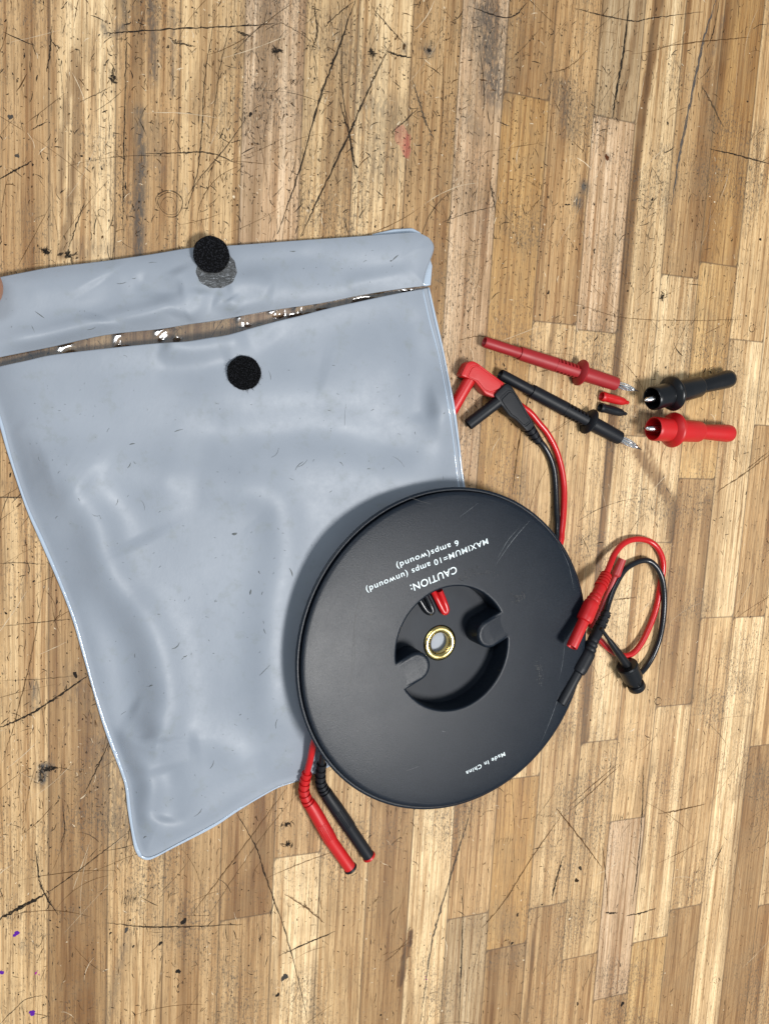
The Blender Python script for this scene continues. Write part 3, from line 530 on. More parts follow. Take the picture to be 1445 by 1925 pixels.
def reel_clear(X, Y, Z):
    for _ in range(3):
        P = ats(X, Y, Z); q = P - RC; rad = np.sqrt((q @ RU) ** 2 + (q @ RV) ** 2)
        lim = RC[2] - RUND / RN[2] - (RN[0] * (P[..., 0] - RC[0]) + RN[1] * (P[..., 1] - RC[1])) / RN[2] - .4
        lim2 = np.where(rad < 47, lim - 3.4, lim); lim3 = np.where(rad < RR + 1.5, lim2, lim2 + (rad - RR - 1.5) * .9 + .2)
        Z = np.minimum(Z, np.maximum(lim3, .9))
    return Z
def pouch_h(X, Y):
    d = np.full(X.shape, 1e9)
    for b in (P_LEFT, P_BOT, P_RIGHT): dd, _ = pl_dist(X, Y, sm(b)); d = np.minimum(d, dd)
    f = 1 - np.exp(-(np.maximum(d - 9, 0) / 34) ** 1.3)
    Z = .9 + f * (3.4 + 1.2 * height(X, Y, [(p_, w_ * 1.7, a_) for p_, w_, a_ in FOLDS]) + .55 * lfn(X, Y, 60, 60, 2) + .16 * lfn(X, Y, 18, 22, 8))
    Z += 5.0 * np.exp(-((X - 560) / 130) ** 2 - ((Y - 1260) / 200) ** 2)
    Z += 8.2 * np.exp(-(np.maximum(842 - X, 0) / 42) ** 2 - ((Y - 765) / 62) ** 2) * 1.0        # lifted where the red plug lies under it
    dt, _ = pl_dist(X, Y, sm(P_TOP)); Z += 1.2 * np.exp(-(dt / 30) ** 2) * f
    return np.maximum(Z, .8)
class HMap:
    def __init__(s, fn, x0, x1, y0, y1, st=3.):
        s.x0, s.y0, s.st = x0, y0, st; gx = np.arange(x0, x1 + st, st); gy = np.arange(y0, y1 + st, st); X, Y = np.meshgrid(gx, gy); s.Z = fn(X, Y)
    def __call__(s, X, Y):
        sc = np.isscalar(X); X, Y = np.broadcast_arrays(np.asarray(X, float), np.asarray(Y, float)); u = np.clip((X - s.x0) / s.st, 0, s.Z.shape[1] - 1.001); v = np.clip((Y - s.y0) / s.st, 0, s.Z.shape[0] - 1.001)
        i = u.astype(int); j = v.astype(int); a = u - i; b = v - j
        Z = (1 - b) * ((1 - a) * s.Z[j, i] + a * s.Z[j, i + 1]) + b * ((1 - a) * s.Z[j + 1, i] + a * s.Z[j + 1, i + 1])
        return float(Z) if sc else Z
pmap = HMap(lambda X, Y: reel_clear(X, Y, pouch_h(X, Y)), -60, 960, 510, 1640)
pc = at(420, 1000)
pouch = thing('storage_pouch', 'grey vinyl pouch with open flap and round black fasteners, beneath the reel', 'pouch', pc)
def sheet(name, X, Y, Z, mat, parent, thick=.0004):
    o = part(name, ats(X, Y, Z).reshape(-1, 3), gridfaces(*X.shape), mat, parent, smooth=180)
    md = o.modifiers.new('thickness', 'SOLIDIFY'); md.thickness = thick; md.offset = -1; return o
NU, NV = 300, 360
X, Y = coons(sm(P_TOP), sm(P_BOT), sm(P_LEFT), sm(P_RIGHT), NU, NV)
Zp = pmap(X, Y); FP = sheet('front_panel', X, Y, Zp, M['vinyl'], pouch)
def pz(px, py): return pmap(float(px), float(py))
# flap
F_TOP = [(-70, 536), (-20, 526), (0, 521), (50, 511), (100, 502), (200, 490), (290, 477), (365, 465), (440, 461), (560, 452), (650, 446), (730, 440), (775, 437), (792, 440), (806, 447)]
F_RIGHT = [(806, 447), (814, 458), (815, 470), (809, 488), (801, 508), (796, 530), (794, 538)]
F_BOT = [(-60, 685), (0, 672), (50, 662), (100, 652), (200, 630), (300, 619), (355, 610), (412, 602), (509, 584), (599, 571), (674, 556), (740, 545), (794, 538)]
F_LEFT = [(-70, 536), (-68, 600), (-60, 685)]
FF = [([(-20, 648), (80, 632), (180, 608), (280, 588), (340, 560)], 15, 2.2), ([(180, 520), (200, 560), (190, 610)], 30, -1.2), ([(330, 500), (350, 550), (330, 600)], 20, 1.6), ([(420, 540), (470, 530), (520, 545)], 18, 1.4), ([(400, 560), (440, 575), (520, 565)], 14, 1.2),
      ([(560, 470), (640, 500), (720, 510), (790, 500)], 30, -1.4), ([(640, 540), (700, 525), (780, 510)], 12, 1.0), ([(440, 500), (520, 490), (600, 480)], 16, -.8), ([(30, 540), (150, 530), (260, 510)], 26, 1.0), ([(380, 540), (372, 580), (350, 600)], 12, 1.2), ([(430, 560), (450, 590)], 10, 1.0), ([(250, 520), (300, 545), (350, 540)], 14, -1.0)]
def flap_h(X, Y):
    dt, _ = pl_dist(X, Y, sm(F_TOP)); db, _ = pl_dist(X, Y, sm(F_BOT)); dr, _ = pl_dist(X, Y, sm(F_RIGHT))
    f = 1 - np.exp(-(np.minimum(np.minimum(dt + 14, db + 4), dr + 10) / 22) ** 1.2)
    return np.maximum(1.5 + f * (3.4 + 1.15 * height(X, Y, [(p_, w_ * 1.3, a_) for p_, w_, a_ in FF]) + .5 * lfn(X, Y, 40, 25, 5) + .14 * lfn(X, Y, 12, 10, 9)) + 2.2 * np.exp(-((X + 20) / 90) ** 2) + 1.8 * np.exp(-((X - 790) / 70) ** 2), .9)
fmap = HMap(flap_h, -90, 840, 410, 710, 2.)
X, Y = coons(sm(F_TOP), sm(F_BOT), sm(F_LEFT), sm(F_RIGHT), 300, 80)
FL = sheet('flap', X, Y, fmap(X, Y), M['vinyl'], pouch)
def fz(px, py): return fmap(float(px), float(py))
# folded corner behind the flap and the back sheet end
X, Y = coons([(700, 440), (740, 431), (775, 429), (790, 437)], [(700, 470), (740, 462), (780, 460), (800, 462)], [(700, 440), (700, 470)], [(790, 437), (800, 462)], 24, 12)
sheet('back_fold', X, Y, 1.0 + .5 * lfn(X, Y, 20, 20, 3) + (Y - 430) * .03, M['seam'], pouch)
X, Y = coons([(790, 470), (806, 478), (812, 500)], [(785, 536), (800, 538), (809, 536)], [(790, 470), (785, 536)], [(812, 500), (809, 536)], 14, 14)
sheet('back_fold', X, Y, .9 + 0 * X, M['seam'], pouch)
# clear window strip under flap and front panel
C_TOP = [(-55, 660), (100, 630), (300, 598), (500, 565), (700, 536), (802, 520)]; C_BOT = [(-38, 720), (100, 690), (300, 668), (430, 652), (560, 618), (700, 590), (812, 570)]
CF = []
for cx_, cy_, w_, h_, a_ in [(135, 664, 24, 10, 1.3), (228, 648, 9, 12, 1.3), (316, 633, 22, 12, 1.5), (459, 607, 7, 12, 1.5), (520, 592, 8, 8, 1.8), (535, 590, 14, 10, 1.2), (567, 588, 10, 12, 1.5), (603, 579, 5, 8, 1.2), (690, 560, 34, 5, 1.2), (760, 545, 4, 5, 1.1), (784, 545, 4, 5, 1.1)]:
    CF.append(([(cx_ - w_, cy_ + h_ * .8), (cx_ - w_ * .6, cy_ - h_ * .5), (cx_, cy_ - h_), (cx_ + w_ * .6, cy_ - h_ * .4), (cx_ + w_, cy_ + h_ * .8)], 8., a_))
X, Y = coons(sm(C_TOP), sm(C_BOT), [C_TOP[0], C_BOT[0]], [C_TOP[-1], C_BOT[-1]], 900, 90)
Zc = .55 + np.maximum(height(X, Y, CF), 0) * .42 + .12 * (1 + lfn(X, Y, 22, 10, 4))
part('window_strip', ats(X, Y, Zc).reshape(-1, 3), gridfaces(*X.shape), M['clear'], pouch, smooth=180, label='clear vinyl strip between flap and front panel')
# welded edges
def seam(pts, w, zf, off=(0, 0)):
    P = sm(pts); Q = [at(x + off[0], y + off[1], zf(x + off[0], y + off[1])) for x, y in P]
    return part('welded_seam', *tube(Q, [rp(x, y, 1, w) * (1 + .25 * math.sin(i * .37) * math.sin(i * .11)) for i, (x, y) in enumerate(P)], 10, True, .55), M['seam'], pouch, 180)
seam(P_LEFT[1:], 3.0, lambda x, y: 1.15); seam(P_BOT[:-3], 2.6, lambda x, y: 1.15)
seam(P_RIGHT[:-2], 2.4, lambda x, y: pz(min(x, 2000), y) + .15)
seam([(x - 9 - (2 if y < 650 else 0), y + 3) for x, y in P_RIGHT[:-2]], 1.3, lambda x, y: pz(x, y) + .05)
# scuffs on the vinyl
def marks_on(parent, zf, items, matm, name='scuff_marks'):
    Vv = []; Ff = []
    for (x0, y0, x1, y1, w) in items:
        n = 4; b = len(Vv); d = np.array([x1 - x0, y1 - y0], float); L = np.hypot(*d) + 1e-6; nn = np.array([-d[1], d[0]]) / L; bow = random.uniform(-.18, .18) * L
        for k in range(n):
            t = k / (n - 1); ww = w * (.2 + .7 * math.sin(math.pi * t)) * random.uniform(.3, 1) / 2; c = np.array([x0, y0]) + d * t + nn * bow * math.sin(math.pi * t)
            for s_ in (-1, 1): q = c + nn * s_ * ww; Vv.append(at(q[0], q[1], zf(*q) + .10))
        for k in range(n - 1): Ff.append((b + 2 * k, b + 2 * k + 1, b + 2 * k + 3, b + 2 * k + 2))
    absorb(parent, Vv, Ff, matm)
it = [(244, 836, 254, 834, 3), (240, 880, 246, 870, 2.2), (252, 867, 256, 872, 1.5), (328, 812, 344, 807, 2.2), (436, 1004, 446, 1002, 6), (472, 1108, 470, 1118, 4), (544, 1068, 550, 1084, 3), (486, 1073, 489, 1079, 3), (218, 950, 222, 938, 1.4), (174, 967, 188, 969, 1.4), (188, 969, 191, 976, 1.4), (323, 1220, 338, 1208, 2.5),
      (280, 1291, 288, 1288, 3), (345, 1235, 352, 1232, 2.5), (346, 1236, 342, 1240, 2), (496, 1182, 500, 1192, 2), (519, 1370, 522, 1352, 3), (488, 1270, 508, 1250, 1.2), (510, 860, 524, 842, 1.2), (555, 884, 570, 868, 1.6), (560, 878, 578, 864, 1.1), (505, 697, 509, 714, 1.3), (405, 757, 412, 759, 1.2), (638, 868, 645, 876, 2), (365, 1535, 380, 1520, 2), (270, 1576, 276, 1572, 3),
      (395, 1445, 402, 1430, 3), (265, 940, 272, 960, .8), (738, 858, 760, 878, .8), (650, 760, 648, 800, .7), (232, 668, 240, 672, 1)]
for k in range(170):
    while True:
        x, y = random.uniform(30, 840), random.uniform(680, 1560); P_ = ats(x, y, 3); q = P_ - RC
        if np.hypot(q @ RU, q @ RV) > RR + 3 and x > (y - 700) * .30 + 10 and y < 1590 - (x - 270) * .5 and x < 800 + (y - 541) * .17 and np.hypot(x - 459, y - 700) > 45: break
    L = abs(random.gauss(0, 3.2)) + .8; a = random.uniform(0, 3.14); it.append((x, y, x + L * math.cos(a), y + L * math.sin(a), random.uniform(.5, 1.5)))
marks_on(FP, pz, it, M['vmark'])
it = [(220, 533, 238, 530, 3), (248, 523, 256, 522, 1.5), (66, 585, 84, 598, 2.4), (280, 494, 295, 493, 1.5), (545, 472, 556, 472, 3), (733, 491, 738, 489, 4), (738, 489, 749, 479, 2.5), (683, 493, 690, 490, 1.2), (60, 612, 66, 625, 1.4), (165, 620, 180, 615, 3)]
for k in range(34): x = random.uniform(10, 780); y = random.uniform(.2, .8); yy = np.interp(x, [p[0] for p in F_TOP], [p[1] for p in F_TOP]) * (1 - y) + np.interp(x, [p[0] for p in F_BOT], [p[1] for p in F_BOT]) * y; a = random.uniform(0, 3); L = random.uniform(.8, 4); it.append((x, yy, x + L * math.cos(a), yy + L * math.sin(a), random.uniform(.6, 1.4)))
it = [m for m in it if math.hypot(m[0] - 405, m[1] - 500) > 50]
marks_on(FL, fz, it, M['vmark'])
# round fasteners
def dot(cx_, cy_, rpx, zb, th, mat, parent, hairs, name='fastener_dot', label=None, tilt=None):
    c = at(cx_, cy_, zb + th); r = rp(cx_, cy_, zb, rpx); Vv = []; Ff = []; nr, ns_ = 22, 96
    prof = [(0, r * .985, -th), (1, r, -th * .8), (2, r, -.25), (3, r * .985, -.05)]
    rings = [(q[1], q[2]) for q in prof] + [(r * (1 - k / nr) * .97, 0) for k in range(nr)]
    for rr_, zz in rings:
        for k in range(ns_):
            a = 2 * math.pi * k / ns_; x = rr_ * math.cos(a); y = rr_ * math.sin(a)
            wob_ = 1 + .012 * math.sin(a * 7 + cx_) + .006 * math.sin(a * 23); dz = .16 * mnoise.noise(Vector((x * 2.2, y * 2.2, cx_))) if zz > -.3 else 0
            Vv.append((c[0] + x * wob_, c[1] + y * wob_, c[2] + zz + dz))
    for i in range(len(rings) - 1):
        for k in range(ns_): k2 = (k + 1) % ns_; Ff.append((i * ns_ + k, i * ns_ + k2, (i + 1) * ns_ + k2, (i + 1) * ns_ + k))
    Ff.append(tuple((len(rings) - 1) * ns_ + k for k in range(ns_)))
    vf = [(Vv, Ff)]
    for k in range(hairs):
        a = random.uniform(0, 6.28); r0 = r * random.uniform(.93, 1.0); L = abs(random.gauss(0, .5)) + .25; b_ = a + random.uniform(-1, 1)
        p0 = c + np.array([r0 * math.cos(a), r0 * math.sin(a), -.1]); p1 = p0 + L * np.array([math.cos(b_), math.sin(b_), random.uniform(-.2, .3)]); p2 = p1 + .5 * L * np.array([math.cos(b_ + 1), math.sin(b_ + 1), 0]); vf.append(tube([p0, p1, p2], [.05, .045, .02], 4))
    for k in range(hairs * 7):                                 # loops / hooks standing on the face
        a = random.uniform(0, 6.28); r0 = r * math.sqrt(random.random()) * .96; p0 = c + np.array([r0 * math.cos(a), r0 * math.sin(a), 0.02]); b_ = random.uniform(0, 6.28)
        d = .38 * np.array([math.cos(b_), math.sin(b_), 0]); vf.append(tube([p0, p0 + d * .4 + [0, 0, .34], p0 + d], [.05, .05, .04], 4, False))
    return part(name, *merge(*vf), mat, parent, 60, label)
zd = max(fz(398, 505), 5.0)
ap = at(409, 508, zd); ra = rp(409, 508, zd, 36.5)
Vv = []; Ff = []; nr = 26; ns_ = 72                            # stretched residue of the old glue, follows the flap
for i in range(nr + 1):
    for k in range(ns_):
        a = 2 * math.pi * k / ns_; q = i / nr; wob_ = 1 + .03 * math.sin(3 * a) + .02 * math.sin(11 * a)
        px_, py_ = 407 + 38 * q * math.cos(a) * wob_, 506 + 37 * q * math.sin(a) * wob_
        Vv.append(at(px_, py_, fz(px_, min(max(py_, 466), 590)) + .28 + .22 * mnoise.noise(Vector((px_ * .16, py_ * .09, 3))) * (q < .98) - .3 * (q == 1)))
for i in range(nr):
    for k in range(ns_): k2 = (k + 1) % ns_; Ff.append((i * ns_ + k, (i + 1) * ns_ + k, (i + 1) * ns_ + k2, i * ns_ + k2))
part('adhesive_residue', Vv, Ff, M['adhesive'], pouch, 180, label='crinkled silvery glue residue left under the shifted dot')
dot(398, 478, 33.5, zd + .6, 1.3, M['hook'], pouch, 20, label='black hook disc at the flap edge, slipped upwards off its glue')
dot(459.5, 701, 31.5, pz(459, 701) + .1, 1.5, M['loop'], pouch, 70, label='fuzzy black loop disc on the front panel')

# ================================================================ REEL
reel = thing('cable_reel', 'round black plastic winding reel with white warning print lying on the pouch corner', 'cable reel', RC - RN * 14)
# opening outline with two finger tabs
oc = onreel(850, 1221.5); OR = 27.2
def fit_open():
    pts = [onreel(*p) for p in [(745, 1222), (861, 1106), (955, 1222), (839, 1335), (905, 1313), (790, 1122)]]
    A = np.array([[2 * p[0], 2 * p[1], 1] for p in pts]); b = np.array([p @ p for p in pts]); s_ = np.linalg.lstsq(A, b, rcond=None)[0]; return s_[:2], math.sqrt(s_[2] + s_[0] ** 2 + s_[1] ** 2)
oc, OR = fit_open(); OR += .5
tabs = []
for (ex, ey), (ix, iy) in (((952, 1172), (921, 1191)), ((752, 1273), (783, 1254))):
    e = onreel(ex, ey); i_ = onreel(ix, iy); tabs.append((e, i_, 6.2))
def outline(shrink=0.):
    """opening polygon (counter-clockwise), shrink>0 makes the hole smaller"""
    r = OR - shrink; segs = []; th = []
    for e, i_, w in tabs:
        w = w + shrink; ax = (e - i_) / np.linalg.norm(e - i_); nrm = np.array([-ax[1], ax[0]])
        a_list = []
        def hit(s_):
            p0 = i_ + nrm * w * s_; q = p0 - oc; b_ = q @ ax; c_ = q @ q - r * r; t_ = -b_ + math.sqrt(b_ * b_ - c_); return p0, p0 + ax * t_
        p_lo, h_lo = hit(-1); p_hi, h_hi = hit(1)
        tip = [i_ + w * (math.cos(q) * nrm * -1 + math.sin(q) * -ax) for q in np.linspace(0, math.pi, 22)]
        th.append((math.atan2(*(h_lo - oc)[::-1]), math.atan2(*(h_hi - oc)[::-1]), h_lo, p_lo, tip, p_hi, h_hi))
    th.sort(key=lambda q: q[0]); out = []
    for k, q in enumerate(th):
        out += [q[2], q[2] + (q[3] - q[2]) * .5] + q[4] + [q[6] + (q[5] - q[6]) * .5, q[6]]
        a0 = q[1]; a1 = th[(k + 1) % len(th)][0]
        while a1 < a0: a1 += 2 * math.pi
        out += [oc + r * np.array([math.cos(a), math.sin(a)]) for a in np.linspace(a0, a1, 50)[1:-1]]
    return out
def upper_flange():
    bm = bmesh.new()
    def zdome(x, y): return 0.0
    lo = [bm.verts.new(rl(*p, -.0)) for p in outline(-.45)]; n = len(lo)
    prev = lo; walls = []
    for sh, z_ in ((-.1, 0.), (.3, -.05), (.6, -.2), (.85, -.5), (.98, -.95), (1.0, -12.2)):
        cur = [bm.verts.new(rl(*p, z_)) for p in outline(sh)]
        for k in range(n): walls.append(bm.faces.new((prev[k], prev[(k + 1) % n], cur[(k + 1) % n], cur[k])))
        prev = cur
    seg = 160; RI = 41.
    ring = [bm.verts.new(rl(RI * math.cos(2 * math.pi * k / seg), RI * math.sin(2 * math.pi * k / seg), 0)) for k in range(seg)]
    e1 = [bm.edges.get((lo[k], lo[(k + 1) % n])) for k in range(n)]; e2 = [bm.edges.new((ring[k], ring[(k + 1) % seg])) for k in range(seg)]
    bmesh.ops.triangle_fill(bm, use_beauty=True, use_dissolve=False, edges=e1 + e2)
    prev = ring
    for r_, z_ in [(52, -.03), (62, -.12), (70, -.3), (74.8, -.5), (76.2, -.62), (76.6, -.8), (76.85, -1.1), (76.9, -1.6), (76.8, -2.5), (60, -2.5), (34, -2.5), (34, -10.4)]:
        cur = [bm.verts.new(rl(r_ * math.cos(2 * math.pi * k / seg), r_ * math.sin(2 * math.pi * k / seg), z_)) for k in range(seg)]
        for k in range(seg): bm.faces.new((prev[k], prev[(k + 1) % seg], cur[(k + 1) % seg], cur[k]))
        prev = cur
    bmesh.ops.recalc_face_normals(bm, faces=bm.faces[:])
    bm.verts.ensure_lookup_table(); bm.verts.index_update()
    V = [tuple(v.co) for v in bm.verts]; Fc = [tuple(v.index for v in f.verts) for f in bm.faces]; bm.free()
    return part('upper_flange', V, Fc, M['reel'], reel, 32)
UF = upper_flange()
def disc_lathe(name, prof, mat, parent, c=(0, 0), seg=120, smooth=35, closed_ends=False):
    V = []; Fc = []
    for r_, z_ in prof:
        for k in range(seg): a = 2 * math.pi * k / seg; V.append(rl(c[0] + r_ * math.cos(a), c[1] + r_ * math.sin(a), z_))
    for i in range(len(prof) - 1):
        for k in range(seg): k2 = (k + 1) % seg; Fc.append((i * seg + k, i * seg + k2, (i + 1) * seg + k2, (i + 1) * seg + k))
    return part(name, V, Fc, mat, parent, smooth)
gc = onreel(827.5, 1209, -11.2)
disc_lathe('lower_flange', [(34, -RSEP - .6), (60, -RSEP - .5), (74, -RSEP - .9), (76.4, -RSEP - .8), (77.1, -RSEP - .1), (77.5, -RSEP + .1), (78.3, -RSEP + .1), (78.84, -RSEP - .25), (78.8, -RSEP - 1.2), (77.6, -RSEP - 2.2), (70, -RSEP - 2.6), (47, -RSEP - 2.8), (46, -RSEP - 3.2), (46, -14.2), (45, -14.6), (8.4, -14.6)], M['reel'], reel)
disc_lathe('hub_floor', [(34.4, -12.0), (26, -12.0), (9.2, -12.0), (6.0, -12.05)], M['hub'], reel, gc * .0 + oc * 0 + (gc + oc) / 2 * 1.0 if False else gc * 0 + oc)
# raised pads of the two finger tabs
for e, i_, w in tabs:
    ax = (e - i_) / np.linalg.norm(e - i_); nrm = np.array([-ax[1], ax[0]]); e2 = e + ax * 1.0; V = []; Fc = []
    def stad(w_): return [i_ + w_ * (math.cos(q) * -nrm + math.sin(q) * -ax) for q in np.linspace(0, math.pi, 24)] + [e2 + (w_ * .96) * (math.cos(q) * nrm + math.sin(q) * ax) for q in np.linspace(0, math.pi, 24)]
    prof = [(w + .55, -.02), (w + .35, .22), (w - .1, .42), (w - .7, .50), (w - 1.3, .46), (w * .5, .42), (.3, .40)]
    for w_, z_ in prof:
        for p in stad(w_):
            q = min(max(((p - i_) @ ax - 1.0) / (np.linalg.norm(e2 - i_) - 1.0), 0), 1); V.append(rl(*p, z_ - .62 * q * q * (3 - 2 * q)))
    m = 48
    for a in range(len(prof) - 1):
        for k in range(m): k2 = (k + 1) % m; Fc.append((a * m + k, a * m + k2, (a + 1) * m + k2, (a + 1) * m + k))
    Fc.append(tuple((len(prof) - 1) * m + k for k in range(m))); part('finger_tab', V, Fc, M['reel'], reel, 180)
# grommet
disc_lathe('grommet', [(8.7, -12.1), (8.9, -11.8), (8.6, -11.3), (7.8, -10.85), (7.0, -10.75), (6.2, -10.9), (5.5, -11.3), (5.15, -11.7), (5.0, -12.2), (4.9, -14.6)], M['brass'], reel, gc, 72, 180, )
# print
def text_mesh(body, p_start, p_end, cap_px, parent, name, bold=0.0, z=.07, sp=1.0, xheight=False):
    cu = bpy.data.curves.new('txt', 'FONT'); cu.body = body; cu.size = 1; cu.offset = bold; cu.space_character = sp
    o = bpy.data.objects.new('txt', cu); COL.objects.link(o); dg = bpy.context.evaluated_depsgraph_get(); me = bpy.data.meshes.new_from_object(o.evaluated_get(dg))
    V = np.array([v.co[:] for v in me.vertices]); Fc = [tuple(p.vertices) for p in me.polygons]; bpy.data.objects.remove(o); bpy.data.meshes.remove(me)
    x0, x1 = V[:, 0].min(), V[:, 0].max(); a = onreel(*p_start); b = onreel(*p_end); ex = (b - a); L = np.linalg.norm(ex); ex /= L; ey = np.array([-ex[1], ex[0]])
    hs = rp(p_start[0], p_start[1], 20, cap_px) / .70
    P = [rl(*(a + ex * ((v[0] - x0) / (x1 - x0) * L) + ey * v[1] * hs), z) for v in V]
    return part(name, P, Fc, M['print'], parent, 0, label='white print reading "%s"' % body)
text_mesh('CAUTION:', (856, 1064), (770, 1100), 13.8, UF, 'lettering', .010, sp=1.08)
text_mesh('MAXIMUM=10 amps (unwound)', (915, 1012), (687, 1105), 10.9, UF, 'lettering', .006, sp=1.14)
text_mesh('6 amps(wound)', (860, 1015), (744, 1060), 10.9, UF, 'lettering', .006, sp=1.14)
text_mesh('Made In China', (947.5, 1413.5), (875, 1450.5), 7.9, UF, 'lettering', .012, sp=1.2)
# scratches and rubbed marks on the reel
def reel_marks(items, mat, name):
    Vv = []; Ff = []
    for j, (pts, w) in enumerate(items):
        P = spline([(*onreel(*p), 0) for p in pts], 10)[:, :2]; P = P + rng.normal(0, .04, P.shape); b = len(Vv); n = len(P); wm = rp(pts[0][0], pts[0][1], 20, w)
        for i in range(n):
            d = P[min(i + 1, n - 1)] - P[max(i - 1, 0)]; d /= np.linalg.norm(d) + 1e-9; nn = np.array([-d[1], d[0]]); ww = wm * (.2 + math.sin(math.pi * i / (n - 1))) * random.uniform(.3, 1)
            rad = np.hypot(*P[i]); zz = float(np.interp(rad, [41, 52, 62, 70, 74.5], [0, -.03, -.12, -.3, -.5])) + .06 + j * .0004
            for s_ in (-1, 1): Vv.append(rl(*(P[i] + nn * s_ * ww / 2), zz))
        for i in range(n - 1): Ff.append((b + 2 * i, b + 2 * i + 1, b + 2 * i + 3, b + 2 * i + 2))
    absorb(UF, Vv, Ff, mat)
reel_marks([([(996, 979), (975, 1002), (955, 1027), (931, 1062)], 1.4), ([(975, 993), (955, 1015), (934, 1050)], .9), ([(1052, 1300), (1043, 1330), (1030, 1365), (1018, 1395)], .9), ([(900, 945), (880, 960), (860, 975)], .6), ([(1062, 1190), (1058, 1240), (1050, 1280)], .6), ([(1048, 1020), (1068, 1060), (1080, 1110)], .7), ([(830, 1374), (837, 1376)], 1.2), ([(640, 1320), (660, 1300)], .6), ([(760, 1450), (790, 1440)], .5)], M['scuff'], 'pale_scratches')
dk = [([(705, 1048), (690, 1065), (680, 1110), (668, 1160), (663, 1220), (661, 1270), (655, 1300), (662, 1308)], 1.3), ([(686, 1142), (668, 1165), (667, 1230), (664, 1260)], 1.0), ([(640, 1110), (620, 1150), (605, 1160)], .8), ([(590, 1344), (625, 1346), (655, 1348)], 1.0), ([(760, 930), (790, 942), (815, 948)], .8), ([(736, 1132), (737, 1135)], 3), ([(700, 1180), (690, 1230)], .7)]
for cx_, cy_, sx_, sy_, n_ in [(1014, 1268, 5, 18, 26), (972, 1122, 12, 8, 30), (900, 1076, 22, 8, 30), (870, 1085, 10, 6, 16), (1010, 1250, 4, 8, 12)]:
    for k in range(n_): x = random.gauss(cx_, sx_ * .6); y = random.gauss(cy_, sy_ * .6); a = random.uniform(0, 3); L = random.uniform(1.5, 5); dk.append(([(x, y), (x + L * .5 * math.cos(a), y + L * .5 * math.sin(a)), (x + L * math.cos(a + .4), y + L * math.sin(a + .4))], random.uniform(1, 2.6)))
reel_marks(dk, M['dscuff'], 'dark_scuffs')

# ================================================================ TEST LEADS wound on the reel
def cable_path(pts, r, **k): return tube(spline(pts, 9), r, 14)
def ribbed(Apts, r0, r1, n, flat=.78):
    """strain relief boot: alternating rings along a polyline"""
    P = spline(Apts, 12); L = len(P); out = []; rad = []
    for i in range(L):
        t = i / (L - 1); base = r0 + (r1 - r0) * t; ph = (t * n) % 1; out.append(P[i]); rad.append(base * (1.0 if ph < .58 else flat))
    # sharpen
    P2 = []; R2 = []
    for i in range(L):
        if i and abs(rad[i] - rad[i - 1]) > .1: P2.append(P[i - 1] * .25 + P[i] * .75 if 0 else P[i]); R2.append(rad[i - 1])
        P2.append(P[i]); R2.append(rad[i])
    P3 = [P2[0]]; R3 = [R2[0]]
    for p, r_ in zip(P2[1:], R2[1:]):
        if np.linalg.norm(p - P3[-1]) < 1e-6: p = p + (P3[-1] - P3[-2]) / (np.linalg.norm(P3[-1] - P3[-2]) + 1e-9) * .05 if len(P3) > 1 else p + 1e-3
        P3.append(p); R3.append(r_)
    return tube(P3, R3, 22)
def prism(pts, z0, z1, bev=.8, zf=None):
    """rounded block from a photo outline, bottom z0, top z1"""
    P = np.array([at(x, y, z1)[:2] for x, y in pts]); c = P.mean(0); V = []; Fc = []
    # round the corners
    Q = []; n = len(P)
    for i in range(n):
        a, b, d = P[i - 1], P[i], P[(i + 1) % n]; u = (a - b); w = (d - b); lu, lw = np.linalg.norm(u), np.linalg.norm(w); k = min(1.3, lu * .4, lw * .4); u = u / lu * k; w = w / lw * k
        for t in np.linspace(0, 1, 5): Q.append((1 - t) ** 2 * (b + u) + 2 * t * (1 - t) * b + t * t * (b + w))
    Q = np.array(Q); m = len(Q)
    def ins(s_):
        out = []
        for i in range(m):
            d = Q[(i + 1) % m] - Q[i - 1]; d /= np.linalg.norm(d) + 1e-9; nn = np.array([-d[1], d[0]]); nn = nn if nn @ (c - Q[i]) > 0 else -nn; out.append(Q[i] + nn * s_)
        return out
    zs = [(.10, z0), (.03, z0 + bev * .3), (0, z0 + bev), (0, z1 - bev - .9), (.03, z1 - bev - .8), (.03, z1 - bev - .5), (0, z1 - bev - .4), (0, z1 - bev), (.02, z1 - bev * .3), (.09, z1), (.22, z1), (.25, z1 - .3), (.30, z1 - .3), (.33, z1 + .05), (.6, z1 + .1)]
    for s_, z_ in zs:
        for q in Q: V.append((q[0] + (c[0] - q[0]) * s_, q[1] + (c[1] - q[1]) * s_, z_))
    for i in range(len(zs) - 1):
        for k in range(m): k2 = (k + 1) % m; Fc.append((i * m + k, i * m + k2, (i + 1) * m + k2, (i + 1) * m + k))
    Fc.append(tuple(range(m))[::-1]); Fc.append(tuple((len(zs) - 1) * m + k for k in range(m)))
    return V, Fc
def gap_arc(a0, a1, r, z=-8.2, n=20): return [rl(r * math.cos(a), r * math.sin(a), z) for a in np.linspace(a0, a1, n)]
RCBL = 1.62
